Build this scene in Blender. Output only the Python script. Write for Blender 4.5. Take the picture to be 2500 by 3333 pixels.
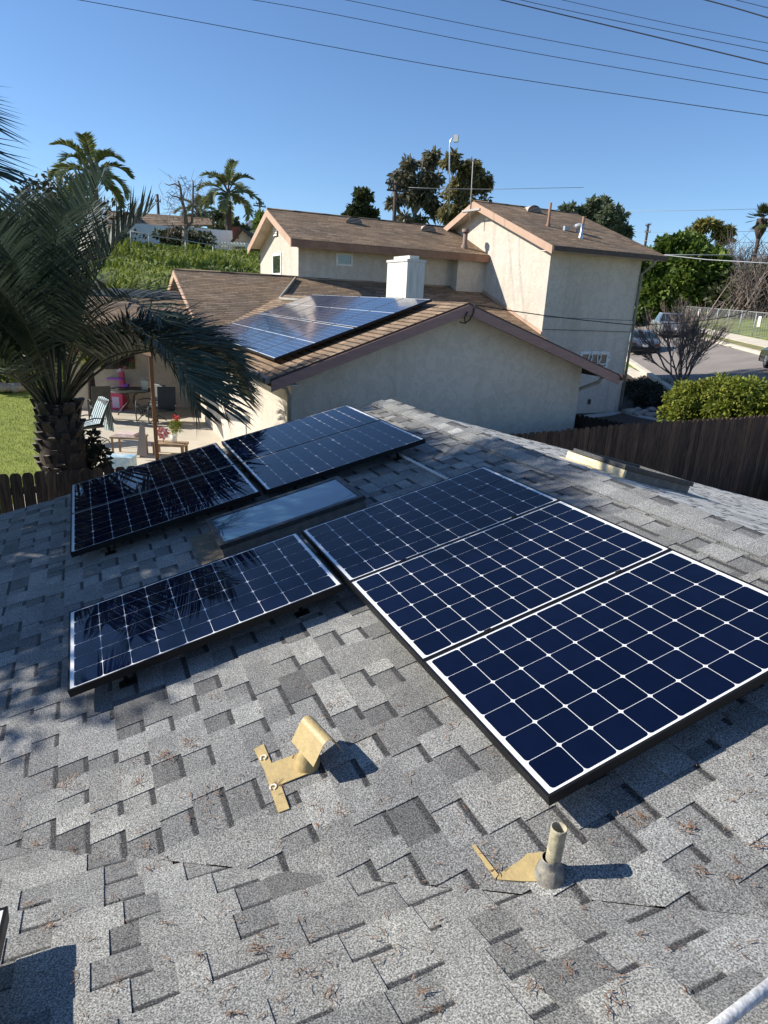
import bpy, bmesh, math, random
from mathutils import Vector, Matrix, noise
R = random.Random(7)
for o in list(bpy.data.objects): bpy.data.objects.remove(o)
sc = bpy.context.scene
COL = sc.collection
rad = math.radians
# ------------------------------------------------------------------ camera
CAM = Vector((4.421046, -1.415275, 1.688217))
CX = Vector((0.412604, 0.909759, 0.045781))      # camera right in world axes
CY = Vector((0.302336, -0.089363, -0.949003))    # camera down
CZ = Vector((-0.859274, 0.405404, -0.311924))    # camera forward
FPX = 2096.14
cd = bpy.data.cameras.new('camera'); cam = bpy.data.objects.new('camera', cd); COL.objects.link(cam)
M = Matrix((( CX.x, -CY.x, -CZ.x, CAM.x), (CX.y, -CY.y, -CZ.y, CAM.y), (CX.z, -CY.z, -CZ.z, CAM.z), (0, 0, 0, 1)))
cam.matrix_world = M
cd.sensor_fit = 'VERTICAL'; cd.sensor_height = 24.0; cd.lens = FPX / 3333 * 24.0
cd.clip_start = 0.05; cd.clip_end = 6000
sc.camera = cam
# ------------------------------------------------------------------ world and sun
SUN = Vector((-0.42, -0.74, 0.525)).normalized()
w = bpy.data.worlds.new('World'); sc.world = w; w.use_nodes = True
nt = w.node_tree; bg = nt.nodes['Background']
sky = nt.nodes.new('ShaderNodeTexSky'); sky.sky_type = 'NISHITA'; sky.sun_disc = False
sky.sun_elevation = math.asin(SUN.z); sky.sun_rotation = math.atan2(SUN.x, SUN.y)
sky.altitude = 900; sky.air_density = 1.0; sky.dust_density = 0.1; sky.ozone_density = 6.0
nt.links.new(sky.outputs[0], bg.inputs[0]); bg.inputs[1].default_value = 0.115
sl = bpy.data.lights.new('sun', 'SUN'); sl.energy = 5.0; sl.angle = rad(0.53); sl.color = (1.0, 0.94, 0.84)
so = bpy.data.objects.new('sun', sl); COL.objects.link(so)
so.rotation_euler = SUN.to_track_quat('Z', 'Y').to_euler(); so.location = (-20, -35, 30)
sc.view_settings.view_transform = 'Standard'; sc.view_settings.look = 'None'
sc.view_settings.exposure = 0.5; sc.view_settings.gamma = 1.0; sc.view_settings.use_curve_mapping = False
sc.render.engine = 'CYCLES'
# ------------------------------------------------------------------ helpers
def V(*a): return Vector(a)
def ray(px, py): return CX * ((px - 1250) / FPX) + CY * ((py - 1666.5) / FPX) + CZ
def onx(px, py, x): d = ray(px, py); return CAM + d * ((x - CAM.x) / d.x)
def ony(px, py, y): d = ray(px, py); return CAM + d * ((y - CAM.y) / d.y)
def onz(px, py, z): d = ray(px, py); return CAM + d * ((z - CAM.z) / d.z)
def onp(px, py, n, p): d = ray(px, py); return CAM + d * ((p - CAM).dot(n) / d.dot(n))
def at(px, py, D): d = ray(px, py); return CAM + d * (D / math.hypot(d.x, d.y))
def S(p, k): return CAM + (Vector(p) - CAM) * k
def tag(o, label=None, cat=None, group=None, kind=None):
    if label: o['label'] = label
    if cat: o['category'] = cat
    if group: o['group'] = group
    if kind: o['kind'] = kind
    return o
def empty(name, loc=(0, 0, 0), rot=None, **k):
    o = bpy.data.objects.new(name, None); COL.objects.link(o); o.empty_display_size = .2
    o.location = loc
    if rot is not None: o.rotation_euler = rot
    return tag(o, **k)
class MB:
    def __init__(s): s.v = []; s.f = []; s.m = []; s.uv = {}; s.col = {}; s.sm = set()
    def face(s, pts, m=0, uv=None, col=None, smooth=False):
        i = len(s.v); s.v += [tuple(p) for p in pts]; k = len(s.f)
        s.f.append(tuple(range(i, i + len(pts)))); s.m.append(m)
        if uv: s.uv[k] = uv
        if col: s.col[k] = col
        if smooth: s.sm.add(k)
    def box(s, a, b, m=0):
        x0, y0, z0 = a; x1, y1, z1 = b
        s.hexa([(x0, y0, z0), (x1, y0, z0), (x1, y1, z0), (x0, y1, z0), (x0, y0, z1), (x1, y0, z1), (x1, y1, z1), (x0, y1, z1)], m)
    def hexa(s, p, m=0):
        i = len(s.v); s.v += [tuple(q) for q in p]
        for f in ((0, 3, 2, 1), (4, 5, 6, 7), (0, 1, 5, 4), (1, 2, 6, 5), (2, 3, 7, 6), (3, 0, 4, 7)):
            s.f.append(tuple(i + j for j in f)); s.m.append(m)
    def obox(s, c, ax, ay, az, m=0):       # centre and three half axes
        c = Vector(c); ax = Vector(ax); ay = Vector(ay); az = Vector(az)
        s.hexa([c - ax - ay - az, c + ax - ay - az, c + ax + ay - az, c - ax + ay - az,
                c - ax - ay + az, c + ax - ay + az, c + ax + ay + az, c - ax + ay + az], m)
    def bar(s, a, b, w, h, m=0, up=(0, 0, 1)):
        a = Vector(a); b = Vector(b); d = (b - a); up = Vector(up)
        sx = d.cross(up)
        if sx.length < 1e-5: sx = d.cross(Vector((1, 0, 0)))
        sx.normalize(); uy = sx.cross(d).normalized()
        s.obox((a + b) / 2, d / 2, sx * w / 2, uy * h / 2, m)
    def tube(s, pts, r, n=8, m=0, cap=True, smooth=True):
        pts = [Vector(p) for p in pts]
        rr = r if isinstance(r, (list, tuple)) else [r] * len(pts)
        i0 = len(s.v); prev = None
        for k, p in enumerate(pts):
            d = (pts[min(k + 1, len(pts) - 1)] - pts[max(k - 1, 0)])
            if d.length < 1e-9: d = Vector((0, 0, 1))
            d.normalize()
            if prev is None:
                a = d.cross(Vector((0, 0, 1)))
                if a.length < .05: a = d.cross(Vector((1, 0, 0)))
                a.normalize()
            else:
                a = prev - d * prev.dot(d); a.normalize()
            prev = a; b = d.cross(a)
            for j in range(n):
                t = 2 * math.pi * j / n
                s.v.append(tuple(p + (a * math.cos(t) + b * math.sin(t)) * rr[k]))
        for k in range(len(pts) - 1):
            for j in range(n):
                q = i0 + k * n + j; q2 = i0 + k * n + (j + 1) % n
                if smooth: s.sm.add(len(s.f))
                s.f.append((q, q2, q2 + n, q + n)); s.m.append(m)
        if cap:
            s.f.append(tuple(i0 + j for j in range(n - 1, -1, -1))); s.m.append(m)
            s.f.append(tuple(i0 + (len(pts) - 1) * n + j for j in range(n))); s.m.append(m)
    def lathe(s, c, prof, n=20, m=0, axis=None, smooth=True):
        c = Vector(c); i0 = len(s.v)
        Z = Vector(axis).normalized() if axis else Vector((0, 0, 1))
        A = Z.orthogonal().normalized(); B = Z.cross(A)
        for r, z in prof:
            for j in range(n):
                t = 2 * math.pi * j / n
                s.v.append(tuple(c + Z * z + (A * math.cos(t) + B * math.sin(t)) * r))
        for k in range(len(prof) - 1):
            for j in range(n):
                q = i0 + k * n + j; q2 = i0 + k * n + (j + 1) % n
                if smooth: s.sm.add(len(s.f))
                s.f.append((q, q2, q2 + n, q + n)); s.m.append(m)
    def slab(s, top, dn, m=0, ms=None, U=None, W=None, o=None):
        """top polygon (ccw from above), extruded by vector dn; uv from U, W axes"""
        top = [Vector(p) for p in top]; dn = Vector(dn); ms = m if ms is None else ms
        uv = None
        if U is not None:
            o = Vector(o) if o is not None else Vector((0, 0, 0))
            uv = [((p - o).dot(U), (p - o).dot(W)) for p in top]
        s.face(top, m, uv)
        bot = [p + dn for p in top]
        s.face(bot[::-1], ms)
        n = len(top)
        for i in range(n):
            j = (i + 1) % n
            s.face([top[j], top[i], bot[i], bot[j]], ms)
    def build(s, name, mats, parent=None, smooth=False, bevel=0):
        me = bpy.data.meshes.new(name); me.from_pydata(s.v, [], s.f)
        if not isinstance(mats, (list, tuple)): mats = [mats]
        for m in mats: me.materials.append(m)
        me.polygons.foreach_set('material_index', s.m)
        me.polygons.foreach_set('use_smooth', [smooth or (i in s.sm) for i in range(len(s.f))])
        if s.uv:
            L = me.uv_layers.new(name='UVMap')
            for k, uv in s.uv.items():
                for li, c in zip(me.polygons[k].loop_indices, uv): L.data[li].uv = c
        if s.col:
            C = me.color_attributes.new('T', 'FLOAT_COLOR', 'CORNER')
            for k, cs in s.col.items():
                for li, c in zip(me.polygons[k].loop_indices, cs): C.data[li].color = (*c, 1)
        me.update()
        o = bpy.data.objects.new(name, me); COL.objects.link(o)
        if parent: o.parent = parent
        if bevel:
            b = o.modifiers.new('bevel', 'BEVEL'); b.width = bevel; b.segments = 2; b.limit_method = 'ANGLE'
        return o
# ------------------------------------------------------------------ materials
def mat(name, col, rough=.8, var=0., vs=3., col2=None, bump=0., bs=20., metal=0., coat=0., spec=.5, tr=0., coords='Object', detail=6., stretch=None):
    m = bpy.data.materials.new(name); m.use_nodes = True; n = m.node_tree.nodes; l = m.node_tree.links
    p = n['Principled BSDF']; p.inputs['Base Color'].default_value = (*col, 1)
    p.inputs['Roughness'].default_value = rough; p.inputs['Metallic'].default_value = metal
    p.inputs['Specular IOR Level'].default_value = spec
    p.inputs['Coat Weight'].default_value = coat; p.inputs['Coat Roughness'].default_value = .02
    tc = n.new('ShaderNodeTexCoord'); src = tc.outputs[coords]
    if stretch:
        mp = n.new('ShaderNodeMapping'); mp.inputs['Scale'].default_value = stretch; l.new(src, mp.inputs[0]); src = mp.outputs[0]
    if var or col2:
        t = n.new('ShaderNodeTexNoise'); t.inputs['Scale'].default_value = vs; t.inputs['Detail'].default_value = detail
        t.inputs['Roughness'].default_value = .65
        l.new(src, t.inputs['Vector'])
        r = n.new('ShaderNodeValToRGB'); l.new(t.outputs[0], r.inputs[0])
        c2 = col2 if col2 else tuple(max(0, c * (1 - var)) for c in col)
        c1 = col if col2 else tuple(min(1, c * (1 + var)) for c in col)
        r.color_ramp.elements[0].position = .36; r.color_ramp.elements[1].position = .64
        r.color_ramp.elements[0].color = (*c2, 1); r.color_ramp.elements[1].color = (*c1, 1)
        l.new(r.outputs[0], p.inputs['Base Color'])
    if bump:
        t = n.new('ShaderNodeTexNoise'); t.inputs['Scale'].default_value = bs; t.inputs['Detail'].default_value = 5
        l.new(src, t.inputs['Vector']); b = n.new('ShaderNodeBump'); b.inputs['Strength'].default_value = bump
        b.inputs['Distance'].default_value = .02; l.new(t.outputs[0], b.inputs['Height']); l.new(b.outputs[0], p.inputs['Normal'])
    if tr:   # leaves: some light passes through
        td = n.new('ShaderNodeBsdfTranslucent'); mx = n.new('ShaderNodeMixShader'); mx.inputs[0].default_value = tr
        if var or col2: l.new(r.outputs[0], td.inputs[0])
        else: td.inputs[0].default_value = (*col, 1)
        l.new(p.outputs[0], mx.inputs[1]); l.new(td.outputs[0], mx.inputs[2]); l.new(mx.outputs[0], n['Material Output'].inputs[0])
    return m
def math_node(n, l, op, a, b=None, c=None):
    t = n.new('ShaderNodeMath'); t.operation = op
    for i, x in enumerate((a, b, c)):
        if x is None: continue
        if isinstance(x, (int, float)): t.inputs[i].default_value = x
        else: l.new(x, t.inputs[i])
    return t.outputs[0]
def ramp(n, l, x, stops, interp='LINEAR'):
    r = n.new('ShaderNodeValToRGB'); r.color_ramp.interpolation = interp; e = r.color_ramp.elements
    while len(e) < len(stops): e.new(.5)
    for i, (p, c) in enumerate(stops): e[i].position = p; e[i].color = (*c, 1) if len(c) == 3 else c
    l.new(x, r.inputs[0]); return r.outputs[0]
def mix(n, l, f, a, b, mode='MIX'):
    t = n.new('ShaderNodeMix'); t.data_type = 'RGBA'; t.blend_type = mode
    for i, x in ((0, f), (6, a), (7, b)):
        if isinstance(x, (int, float)): t.inputs[i].default_value = x
        elif isinstance(x, tuple): t.inputs[i].default_value = (*x, 1)
        else: l.new(x, t.inputs[i])
    return t.outputs[2]
def shingle_grey():
    m = bpy.data.materials.new('grey_shingle'); m.use_nodes = True; n = m.node_tree.nodes; l = m.node_tree.links
    p = n['Principled BSDF']; p.inputs['Roughness'].default_value = .93; p.inputs['Specular IOR Level'].default_value = .25; p.inputs['Sheen Weight'].default_value = .08; p.inputs['Sheen Roughness'].default_value = .5
    at_ = n.new('ShaderNodeAttribute'); at_.attribute_name = 'T'
    sp = n.new('ShaderNodeSeparateColor'); l.new(at_.outputs['Color'], sp.inputs[0])
    tc = n.new('ShaderNodeTexCoord')
    g = n.new('ShaderNodeTexNoise'); g.inputs['Scale'].default_value = 175; g.inputs['Detail'].default_value = 2.5; g.inputs['Roughness'].default_value = .7
    l.new(tc.outputs['Object'], g.inputs['Vector'])
    g2 = n.new('ShaderNodeTexNoise'); g2.inputs['Scale'].default_value = 7; g2.inputs['Detail'].default_value = 4
    l.new(tc.outputs['Object'], g2.inputs['Vector'])
    g3 = n.new('ShaderNodeTexNoise'); g3.inputs['Scale'].default_value = .9; g3.inputs['Detail'].default_value = 5
    l.new(tc.outputs['Object'], g3.inputs['Vector'])
    gr = ramp(n, l, g.outputs[0], [(.33, (.060, .060, .058)), (.45, (.185, .183, .176)), (.55, (.35, .347, .334)), (.68, (.58, .573, .555))])
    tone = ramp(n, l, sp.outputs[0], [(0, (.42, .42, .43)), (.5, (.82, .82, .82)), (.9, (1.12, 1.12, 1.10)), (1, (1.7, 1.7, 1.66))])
    c = mix(n, l, 1.0, gr, tone, 'MULTIPLY')
    st = ramp(n, l, g2.outputs[0], [(.3, (.84, .84, .84)), (.7, (1.08, 1.08, 1.07))])
    c = mix(n, l, 1.0, c, st, 'MULTIPLY')
    st3 = ramp(n, l, g3.outputs[0], [(.35, (.88, .89, .92)), (.65, (1.05, 1.04, 1.0))])
    c = mix(n, l, 1.0, c, st3, 'MULTIPLY')
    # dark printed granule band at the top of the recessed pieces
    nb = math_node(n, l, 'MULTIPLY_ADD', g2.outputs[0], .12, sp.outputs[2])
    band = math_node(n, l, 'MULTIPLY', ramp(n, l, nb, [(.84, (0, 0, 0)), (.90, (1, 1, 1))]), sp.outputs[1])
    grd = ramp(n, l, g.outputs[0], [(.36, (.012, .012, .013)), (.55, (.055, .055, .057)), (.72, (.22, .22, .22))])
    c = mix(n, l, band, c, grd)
    l.new(c, p.inputs['Base Color'])
    b = n.new('ShaderNodeBump'); b.inputs['Strength'].default_value = .45; b.inputs['Distance'].default_value = .004
    l.new(g.outputs[0], b.inputs['Height']); l.new(b.outputs[0], p.inputs['Normal'])
    return m
def shingle_brown():
    m = bpy.data.materials.new('brown_shingle'); m.use_nodes = True; n = m.node_tree.nodes; l = m.node_tree.links
    p = n['Principled BSDF']; p.inputs['Roughness'].default_value = .92; p.inputs['Specular IOR Level'].default_value = .2
    tc = n.new('ShaderNodeTexCoord'); sx = n.new('ShaderNodeSeparateXYZ'); l.new(tc.outputs['UV'], sx.inputs[0])
    wob = n.new('ShaderNodeTexNoise'); wob.inputs['Scale'].default_value = 1.3; wob.inputs['Detail'].default_value = 3; l.new(tc.outputs['UV'], wob.inputs['Vector'])
    vv = math_node(n, l, 'MULTIPLY_ADD', wob.outputs[0], .05, sx.outputs[1])
    row = math_node(n, l, 'DIVIDE', vv, .15); fr = math_node(n, l, 'FRACT', row); fl = math_node(n, l, 'FLOOR', row)
    uo = math_node(n, l, 'MULTIPLY_ADD', fl, 7.31, math_node(n, l, 'MULTIPLY', sx.outputs[0], 3.0))
    cell = math_node(n, l, 'FLOOR', uo)
    cb = n.new('ShaderNodeCombineXYZ'); l.new(cell, cb.inputs[0]); l.new(fl, cb.inputs[1])
    wn = n.new('ShaderNodeTexWhiteNoise'); wn.noise_dimensions = '2D'; l.new(cb.outputs[0], wn.inputs[0])
    c = ramp(n, l, wn.outputs[0], [(0, (.21, .15, .10)), (.45, (.27, .195, .13)), (.8, (.32, .23, .155)), (1, (.38, .28, .19))])
    nz = n.new('ShaderNodeTexNoise'); nz.inputs['Scale'].default_value = 22; nz.inputs['Detail'].default_value = 4; l.new(tc.outputs['UV'], nz.inputs['Vector'])
    c = mix(n, l, 1., c, ramp(n, l, nz.outputs[0], [(.3, (.72, .72, .72)), (.7, (1.2, 1.2, 1.2))]), 'MULTIPLY')
    nl = n.new('ShaderNodeTexNoise'); nl.inputs['Scale'].default_value = .5; nl.inputs['Detail'].default_value = 4; l.new(tc.outputs['UV'], nl.inputs['Vector'])
    c = mix(n, l, 1., c, ramp(n, l, nl.outputs[0], [(.35, (.82, .85, .9)), (.65, (1.15, 1.08, 1.0))]), 'MULTIPLY')
    ln = ramp(n, l, fr, [(.20, (1, 1, 1)), (.34, (0, 0, 0))])
    dash = n.new('ShaderNodeTexNoise'); dash.inputs['Scale'].default_value = 3.2; dash.inputs['Detail'].default_value = 2; l.new(uo, dash.inputs['Vector'])
    ln = math_node(n, l, 'MULTIPLY', ln, ramp(n, l, dash.outputs[0], [(.35, (.35, .35, .35)), (.6, (1, 1, 1))]))
    c = mix(n, l, ln, c, (.018, .012, .009))
    l.new(c, p.inputs['Base Color'])
    b = n.new('ShaderNodeBump'); b.inputs['Strength'].default_value = .6; b.inputs['Distance'].default_value = .01
    l.new(fr, b.inputs['Height']); l.new(b.outputs[0], p.inputs['Normal'])
    return m
def stucco(name, c1, c2, sc_=2.6):
    m = bpy.data.materials.new(name); m.use_nodes = True; n = m.node_tree.nodes; l = m.node_tree.links
    p = n['Principled BSDF']; p.inputs['Roughness'].default_value = .95; p.inputs['Specular IOR Level'].default_value = .2
    tc = n.new('ShaderNodeTexCoord')
    a = n.new('ShaderNodeTexNoise'); a.inputs['Scale'].default_value = sc_; a.inputs['Detail'].default_value = 3; a.inputs['Distortion'].default_value = 1.2
    l.new(tc.outputs['Object'], a.inputs['Vector'])
    f = n.new('ShaderNodeTexNoise'); f.inputs['Scale'].default_value = 40; f.inputs['Detail'].default_value = 4; l.new(tc.outputs['Object'], f.inputs['Vector'])
    big = n.new('ShaderNodeTexNoise'); big.inputs['Scale'].default_value = .35; big.inputs['Detail'].default_value = 5; l.new(tc.outputs['Object'], big.inputs['Vector'])
    c = ramp(n, l, a.outputs[0], [(.47, c2), (.52, c1)])
    c = mix(n, l, 1., c, ramp(n, l, f.outputs[0], [(.3, (.93, .93, .93)), (.7, (1.04, 1.04, 1.04))]), 'MULTIPLY')
    c = mix(n, l, 1., c, ramp(n, l, big.outputs[0], [(.35, (.90, .89, .87)), (.65, (1.03, 1.03, 1.03))]), 'MULTIPLY')
    l.new(c, p.inputs['Base Color'])
    mp = n.new('ShaderNodeMapping'); mp.inputs['Scale'].default_value = (2.6, 2.6, .22); l.new(tc.outputs['Object'], mp.inputs[0])
    dr = n.new('ShaderNodeTexNoise'); dr.inputs['Scale'].default_value = 1.; dr.inputs['Detail'].default_value = 6; l.new(mp.outputs[0], dr.inputs['Vector'])
    c = mix(n, l, 1., c, ramp(n, l, dr.outputs[0], [(.32, (.88, .87, .85)), (.52, (1, 1, 1))]), 'MULTIPLY'); l.new(c, p.inputs['Base Color'])
    h = math_node(n, l, 'ADD', ramp(n, l, a.outputs[0], [(.46, (0, 0, 0)), (.53, (1, 1, 1))]), math_node(n, l, 'MULTIPLY', f.outputs[0], .6))
    b = n.new('ShaderNodeBump'); b.inputs['Strength'].default_value = .5; b.inputs['Distance'].default_value = .008
    l.new(h, b.inputs['Height']); l.new(b.outputs[0], p.inputs['Normal'])
    return m
def leafmat(name, ca, cb, tr=.25, vs=1.2, rough=.55, spec=.4):
    m = bpy.data.materials.new(name); m.use_nodes = True; n = m.node_tree.nodes; l = m.node_tree.links
    p = n['Principled BSDF']; p.inputs['Roughness'].default_value = rough; p.inputs['Specular IOR Level'].default_value = spec
    tc = n.new('ShaderNodeTexCoord'); t = n.new('ShaderNodeTexNoise'); t.inputs['Scale'].default_value = vs; t.inputs['Detail'].default_value = 3
    l.new(tc.outputs['Object'], t.inputs['Vector'])
    gm = n.new('ShaderNodeNewGeometry')
    x = math_node(n, l, 'ADD', math_node(n, l, 'MULTIPLY', t.outputs[0], .65), math_node(n, l, 'MULTIPLY', gm.outputs['Random Per Island'], .4))
    c = ramp(n, l, x, [(.3, ca), (.75, cb)])
    l.new(c, p.inputs['Base Color'])
    td = n.new('ShaderNodeBsdfTranslucent'); l.new(c, td.inputs[0]); mx = n.new('ShaderNodeMixShader'); mx.inputs[0].default_value = tr
    l.new(p.outputs[0], mx.inputs[1]); l.new(td.outputs[0], mx.inputs[2]); l.new(mx.outputs[0], n['Material Output'].inputs[0])
    return m
MS = shingle_grey(); MR = shingle_brown()
MST = stucco('cream_stucco', (.64, .572, .485), (.585, .525, .45), 4.5)
MST2 = stucco('peach_stucco', (.70, .55, .40), (.62, .49, .36))
M_backsheet = mat('backsheet', (.80, .81, .82), .45, coat=.75, var=.04, vs=30)
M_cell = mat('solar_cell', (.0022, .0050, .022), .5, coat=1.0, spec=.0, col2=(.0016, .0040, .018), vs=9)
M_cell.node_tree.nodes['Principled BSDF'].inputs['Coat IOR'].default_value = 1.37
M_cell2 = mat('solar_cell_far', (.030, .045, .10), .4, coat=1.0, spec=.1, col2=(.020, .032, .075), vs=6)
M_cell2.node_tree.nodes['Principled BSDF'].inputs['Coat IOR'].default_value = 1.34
M_cell2.node_tree.nodes['Principled BSDF'].inputs['Coat Roughness'].default_value = .09
M_black = mat('black_frame', (.009, .009, .010), .45, var=.25, vs=40, spec=.25)
M_alu = mat('aluminium', (.55, .56, .57), .38, metal=.9, var=.12, vs=25)
M_galv = mat('galvanised_steel', (.58, .58, .57), .6, metal=.15, var=.3, vs=60, bump=.15, bs=80)
M_tan = mat('tan_painted_metal', (.50, .375, .165), .5, var=.16, vs=22, bump=.15, bs=60, col2=(.40, .30, .14))
M_tan2 = mat('faded_tan_paint', (.46, .41, .27), .6, col2=(.30, .27, .19), vs=35, bump=.2, bs=60)
M_lead = mat('grey_boot_rubber', (.12, .12, .125), .5, col2=(.34, .31, .24), vs=26, bump=.3, bs=50)
M_dark = mat('dark_interior', (.01, .01, .01), .8)
M_glass_sky = mat('skylight_glass', (.045, .105, .15), .35, coat=1.0, spec=.1, var=.18, vs=3)
M_glass_sky.node_tree.nodes['Principled BSDF'].inputs['Coat IOR'].default_value = 2.1
M_bronze = mat('bronze_frame', (.035, .036, .036), .5, var=.35, vs=18, bump=.2, bs=30)
M_curb = mat('curb_flashing', (.10, .10, .098), .6, col2=(.19, .175, .15), vs=14, bump=.2, bs=30)
M_dirt = mat('dried_mud', (.20, .16, .11), .9, col2=(.13, .11, .085), vs=18, bump=.4, bs=40)
M_needle = leafmat('dry_needle', (.09, .045, .025), (.32, .20, .125), tr=.05, vs=30)
M_fence = mat('fence_board', (.155, .098, .064), .9, col2=(.042, .029, .022), vs=5, stretch=(6, 6, .6), bump=.5, bs=30)
M_fence2 = mat('fence_board_dark', (.038, .027, .020), .9, col2=(.016, .012, .010), vs=5, stretch=(6, 6, .6), bump=.5, bs=30)
M_fascia = mat('faded_pink_brown_fascia', (.34, .20, .17), .75, col2=(.27, .16, .14), vs=3, stretch=(1, 1, 6), bump=.2, bs=20)
M_fascia2 = mat('peach_fascia', (.52, .345, .245), .7, col2=(.44, .29, .20), vs=2)
M_fascia3 = mat('dark_brown_gutter', (.06, .035, .025), .6, var=.3, vs=4)
M_fascia4 = mat('brown_fascia', (.28, .15, .09), .7, var=.2, vs=2)
M_soffit = mat('cream_soffit', (.55, .50, .40), .9, var=.06, vs=3)
M_wpaint = mat('white_paint', (.78, .77, .73), .6, var=.06, vs=6)
M_pane = mat('window_pane', (.02, .03, .03), .06, coat=1., spec=.8)
M_brick = mat('red_brick', (.24, .07, .045), .9, var=.3, vs=12)
M_wood = mat('brown_post', (.115, .055, .026), .7, var=.3, vs=4, stretch=(8, 8, .7))
M_iron = mat('dark_patio_metal', (.03, .034, .033), .5, var=.3, vs=8)
M_conc = mat('concrete', (.62, .555, .44), .9, col2=(.50, .45, .365), vs=1.1, bump=.2, bs=30)
M_conc2 = mat('grey_concrete', (.40, .39, .36), .9, col2=(.33, .32, .30), vs=1.5, bump=.2, bs=30)
M_asph = mat('asphalt', (.27, .235, .205), .9, col2=(.21, .185, .165), vs=.5, bump=.3, bs=25)
M_grass = mat('lawn_grass', (.24, .28, .035), .9, col2=(.14, .18, .02), vs=3.5, bump=.9, bs=30)
M_hill = mat('hill_grass', (.24, .27, .045), .9, col2=(.075, .11, .018), vs=.9, bump=1., bs=8, detail=8)
M_soil = mat('dark_soil', (.035, .024, .018), .95, col2=(.07, .045, .03), vs=9, bump=.6, bs=25)
M_mulch = mat('red_mulch', (.14, .065, .04), .95, col2=(.06, .03, .02), vs=14, bump=.6, bs=30)
M_dryg = mat('dry_verge', (.26, .22, .10), .95, col2=(.13, .15, .045), vs=.8, bump=.6, bs=12)
M_rock = mat('garden_stone', (.30, .27, .23), .9, var=.3, vs=5, bump=.5, bs=12)
M_bark = mat('brown_bark', (.085, .06, .045), .95, col2=(.045, .032, .025), vs=6, stretch=(5, 5, 1), bump=.6, bs=18)
M_barkp = mat('pale_bark', (.33, .29, .24), .9, col2=(.16, .13, .10), vs=1.5, bump=.3, bs=10)
M_twig = mat('grey_brown_twig', (.19, .145, .125), .9, var=.3, vs=3)
M_pole = mat('utility_pole_wood', (.075, .055, .045), .9, var=.2, vs=3)
M_wire = mat('cable_black', (.012, .014, .02), .6)
M_cloudw = mat('white_block_wall', (.66, .69, .74), .85, var=.07, vs=1.5)
def vary(m, lo, hi):
    n = m.node_tree.nodes; l = m.node_tree.links; p = n['Principled BSDF']; src = p.inputs['Base Color'].links[0].from_socket
    g = n.new('ShaderNodeNewGeometry'); r_ = ramp(n, l, g.outputs['Random Per Island'], [(0, lo), (1, hi)])
    l.new(mix(n, l, 1., src, r_, 'MULTIPLY'), p.inputs['Base Color'])
vary(M_fence, (.5, .5, .52), (1.35, 1.25, 1.15)); vary(M_fence2, (.6, .6, .6), (1.3, 1.3, 1.3)); vary(M_cell, (.75, .80, .85), (1.3, 1.2, 1.15)); vary(M_cell2, (.8, .85, .9), (1.2, 1.15, 1.1))
# ------------------------------------------------------------------ terrain
ZG = -2.055
def plane_z(x, y): return -3.4576 + .0967 * x + .16265 * y
def sstep(a, b, x):
    t = min(1, max(0, (x - a) / (b - a))); return t * t * (3 - 2 * t)
def ground(x, y):
    p = min(plane_z(x, y), 3.2)
    k = .25; h = max(k - abs(ZG - p), 0) / k
    z = max(ZG, p) + h * h * k * .25
    wl = 1 - sstep(15, 27, y)
    hx = -x
    if hx > 22: hill = ZG + (2.0 - ZG) * min(1, (hx - 22) / 8) + 2.75 * min(1, max(0, (hx - 30) / 17))
    else: hill = ZG
    z = z * (1 - wl) + max(hill, ZG) * wl
    own = sstep(-5.06, -4.94, x) * (1 - sstep(15, 18, y))
    return z * (1 - own) + (-3.35) * own
def grid_coords(a, b, step, far):
    c = []; x = a
    while x < b: c.append(x); x += step
    g = step * 1.5; lo = a; left = []
    while lo > -far: lo -= g; g *= 1.35; left.append(lo)
    g = step * 1.5; hi = c[-1]; right = []
    while hi < far: hi += g; g *= 1.35; right.append(hi)
    return left[::-1] + c + right
xs = sorted(set(grid_coords(-66, 8, 1.25, 3000)) | {-5.12, -5.0, -4.9}); ys = grid_coords(-24, 74, 1.5, 3000)
gm = bpy.data.meshes.new('ground'); vs_ = []; fs_ = []; mi = []
for y in ys:
    for x in xs:
        z = ground(x, y) if abs(x) < 400 and abs(y) < 400 else ground(max(-400, min(400, x)), max(-400, min(400, y)))
        if -66 < x < 8 and -24 < y < 74 and x < -24 and y < 27: z += .22 * noise.noise(Vector((x * .5, y * .5, 0)))
        vs_.append((x, y, z))
nx = len(xs)
for j in range(len(ys) - 1):
    for i in range(nx - 1):
        fs_.append((j * nx + i, j * nx + i + 1, (j + 1) * nx + i + 1, (j + 1) * nx + i))
        cx = (xs[i] + xs[i + 1]) / 2; cy = (ys[j] + ys[j + 1]) / 2; d = .596 * cx + .803 * cy
        mi.append(1 if (cx < -24 and cy < 26) else (2 if d < 15 and cy > 9 and cx > -24 else (0 if cy < 9 else 1)))
gm.from_pydata(vs_, [], fs_); gm.materials.append(M_grass); gm.materials.append(M_hill); gm.materials.append(M_soil)
gm.polygons.foreach_set('material_index', mi); gm.polygons.foreach_set('use_smooth', [True] * len(fs_)); gm.update()
go = bpy.data.objects.new('ground', gm); COL.objects.link(go); tag(go, kind='structure')
def rn(s, d, dz=0.):
    x = s * .803 + d * .596; y = -s * .596 + d * .803
    return Vector((x, y, min(plane_z(x, y), 3.2) + dz))
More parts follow.
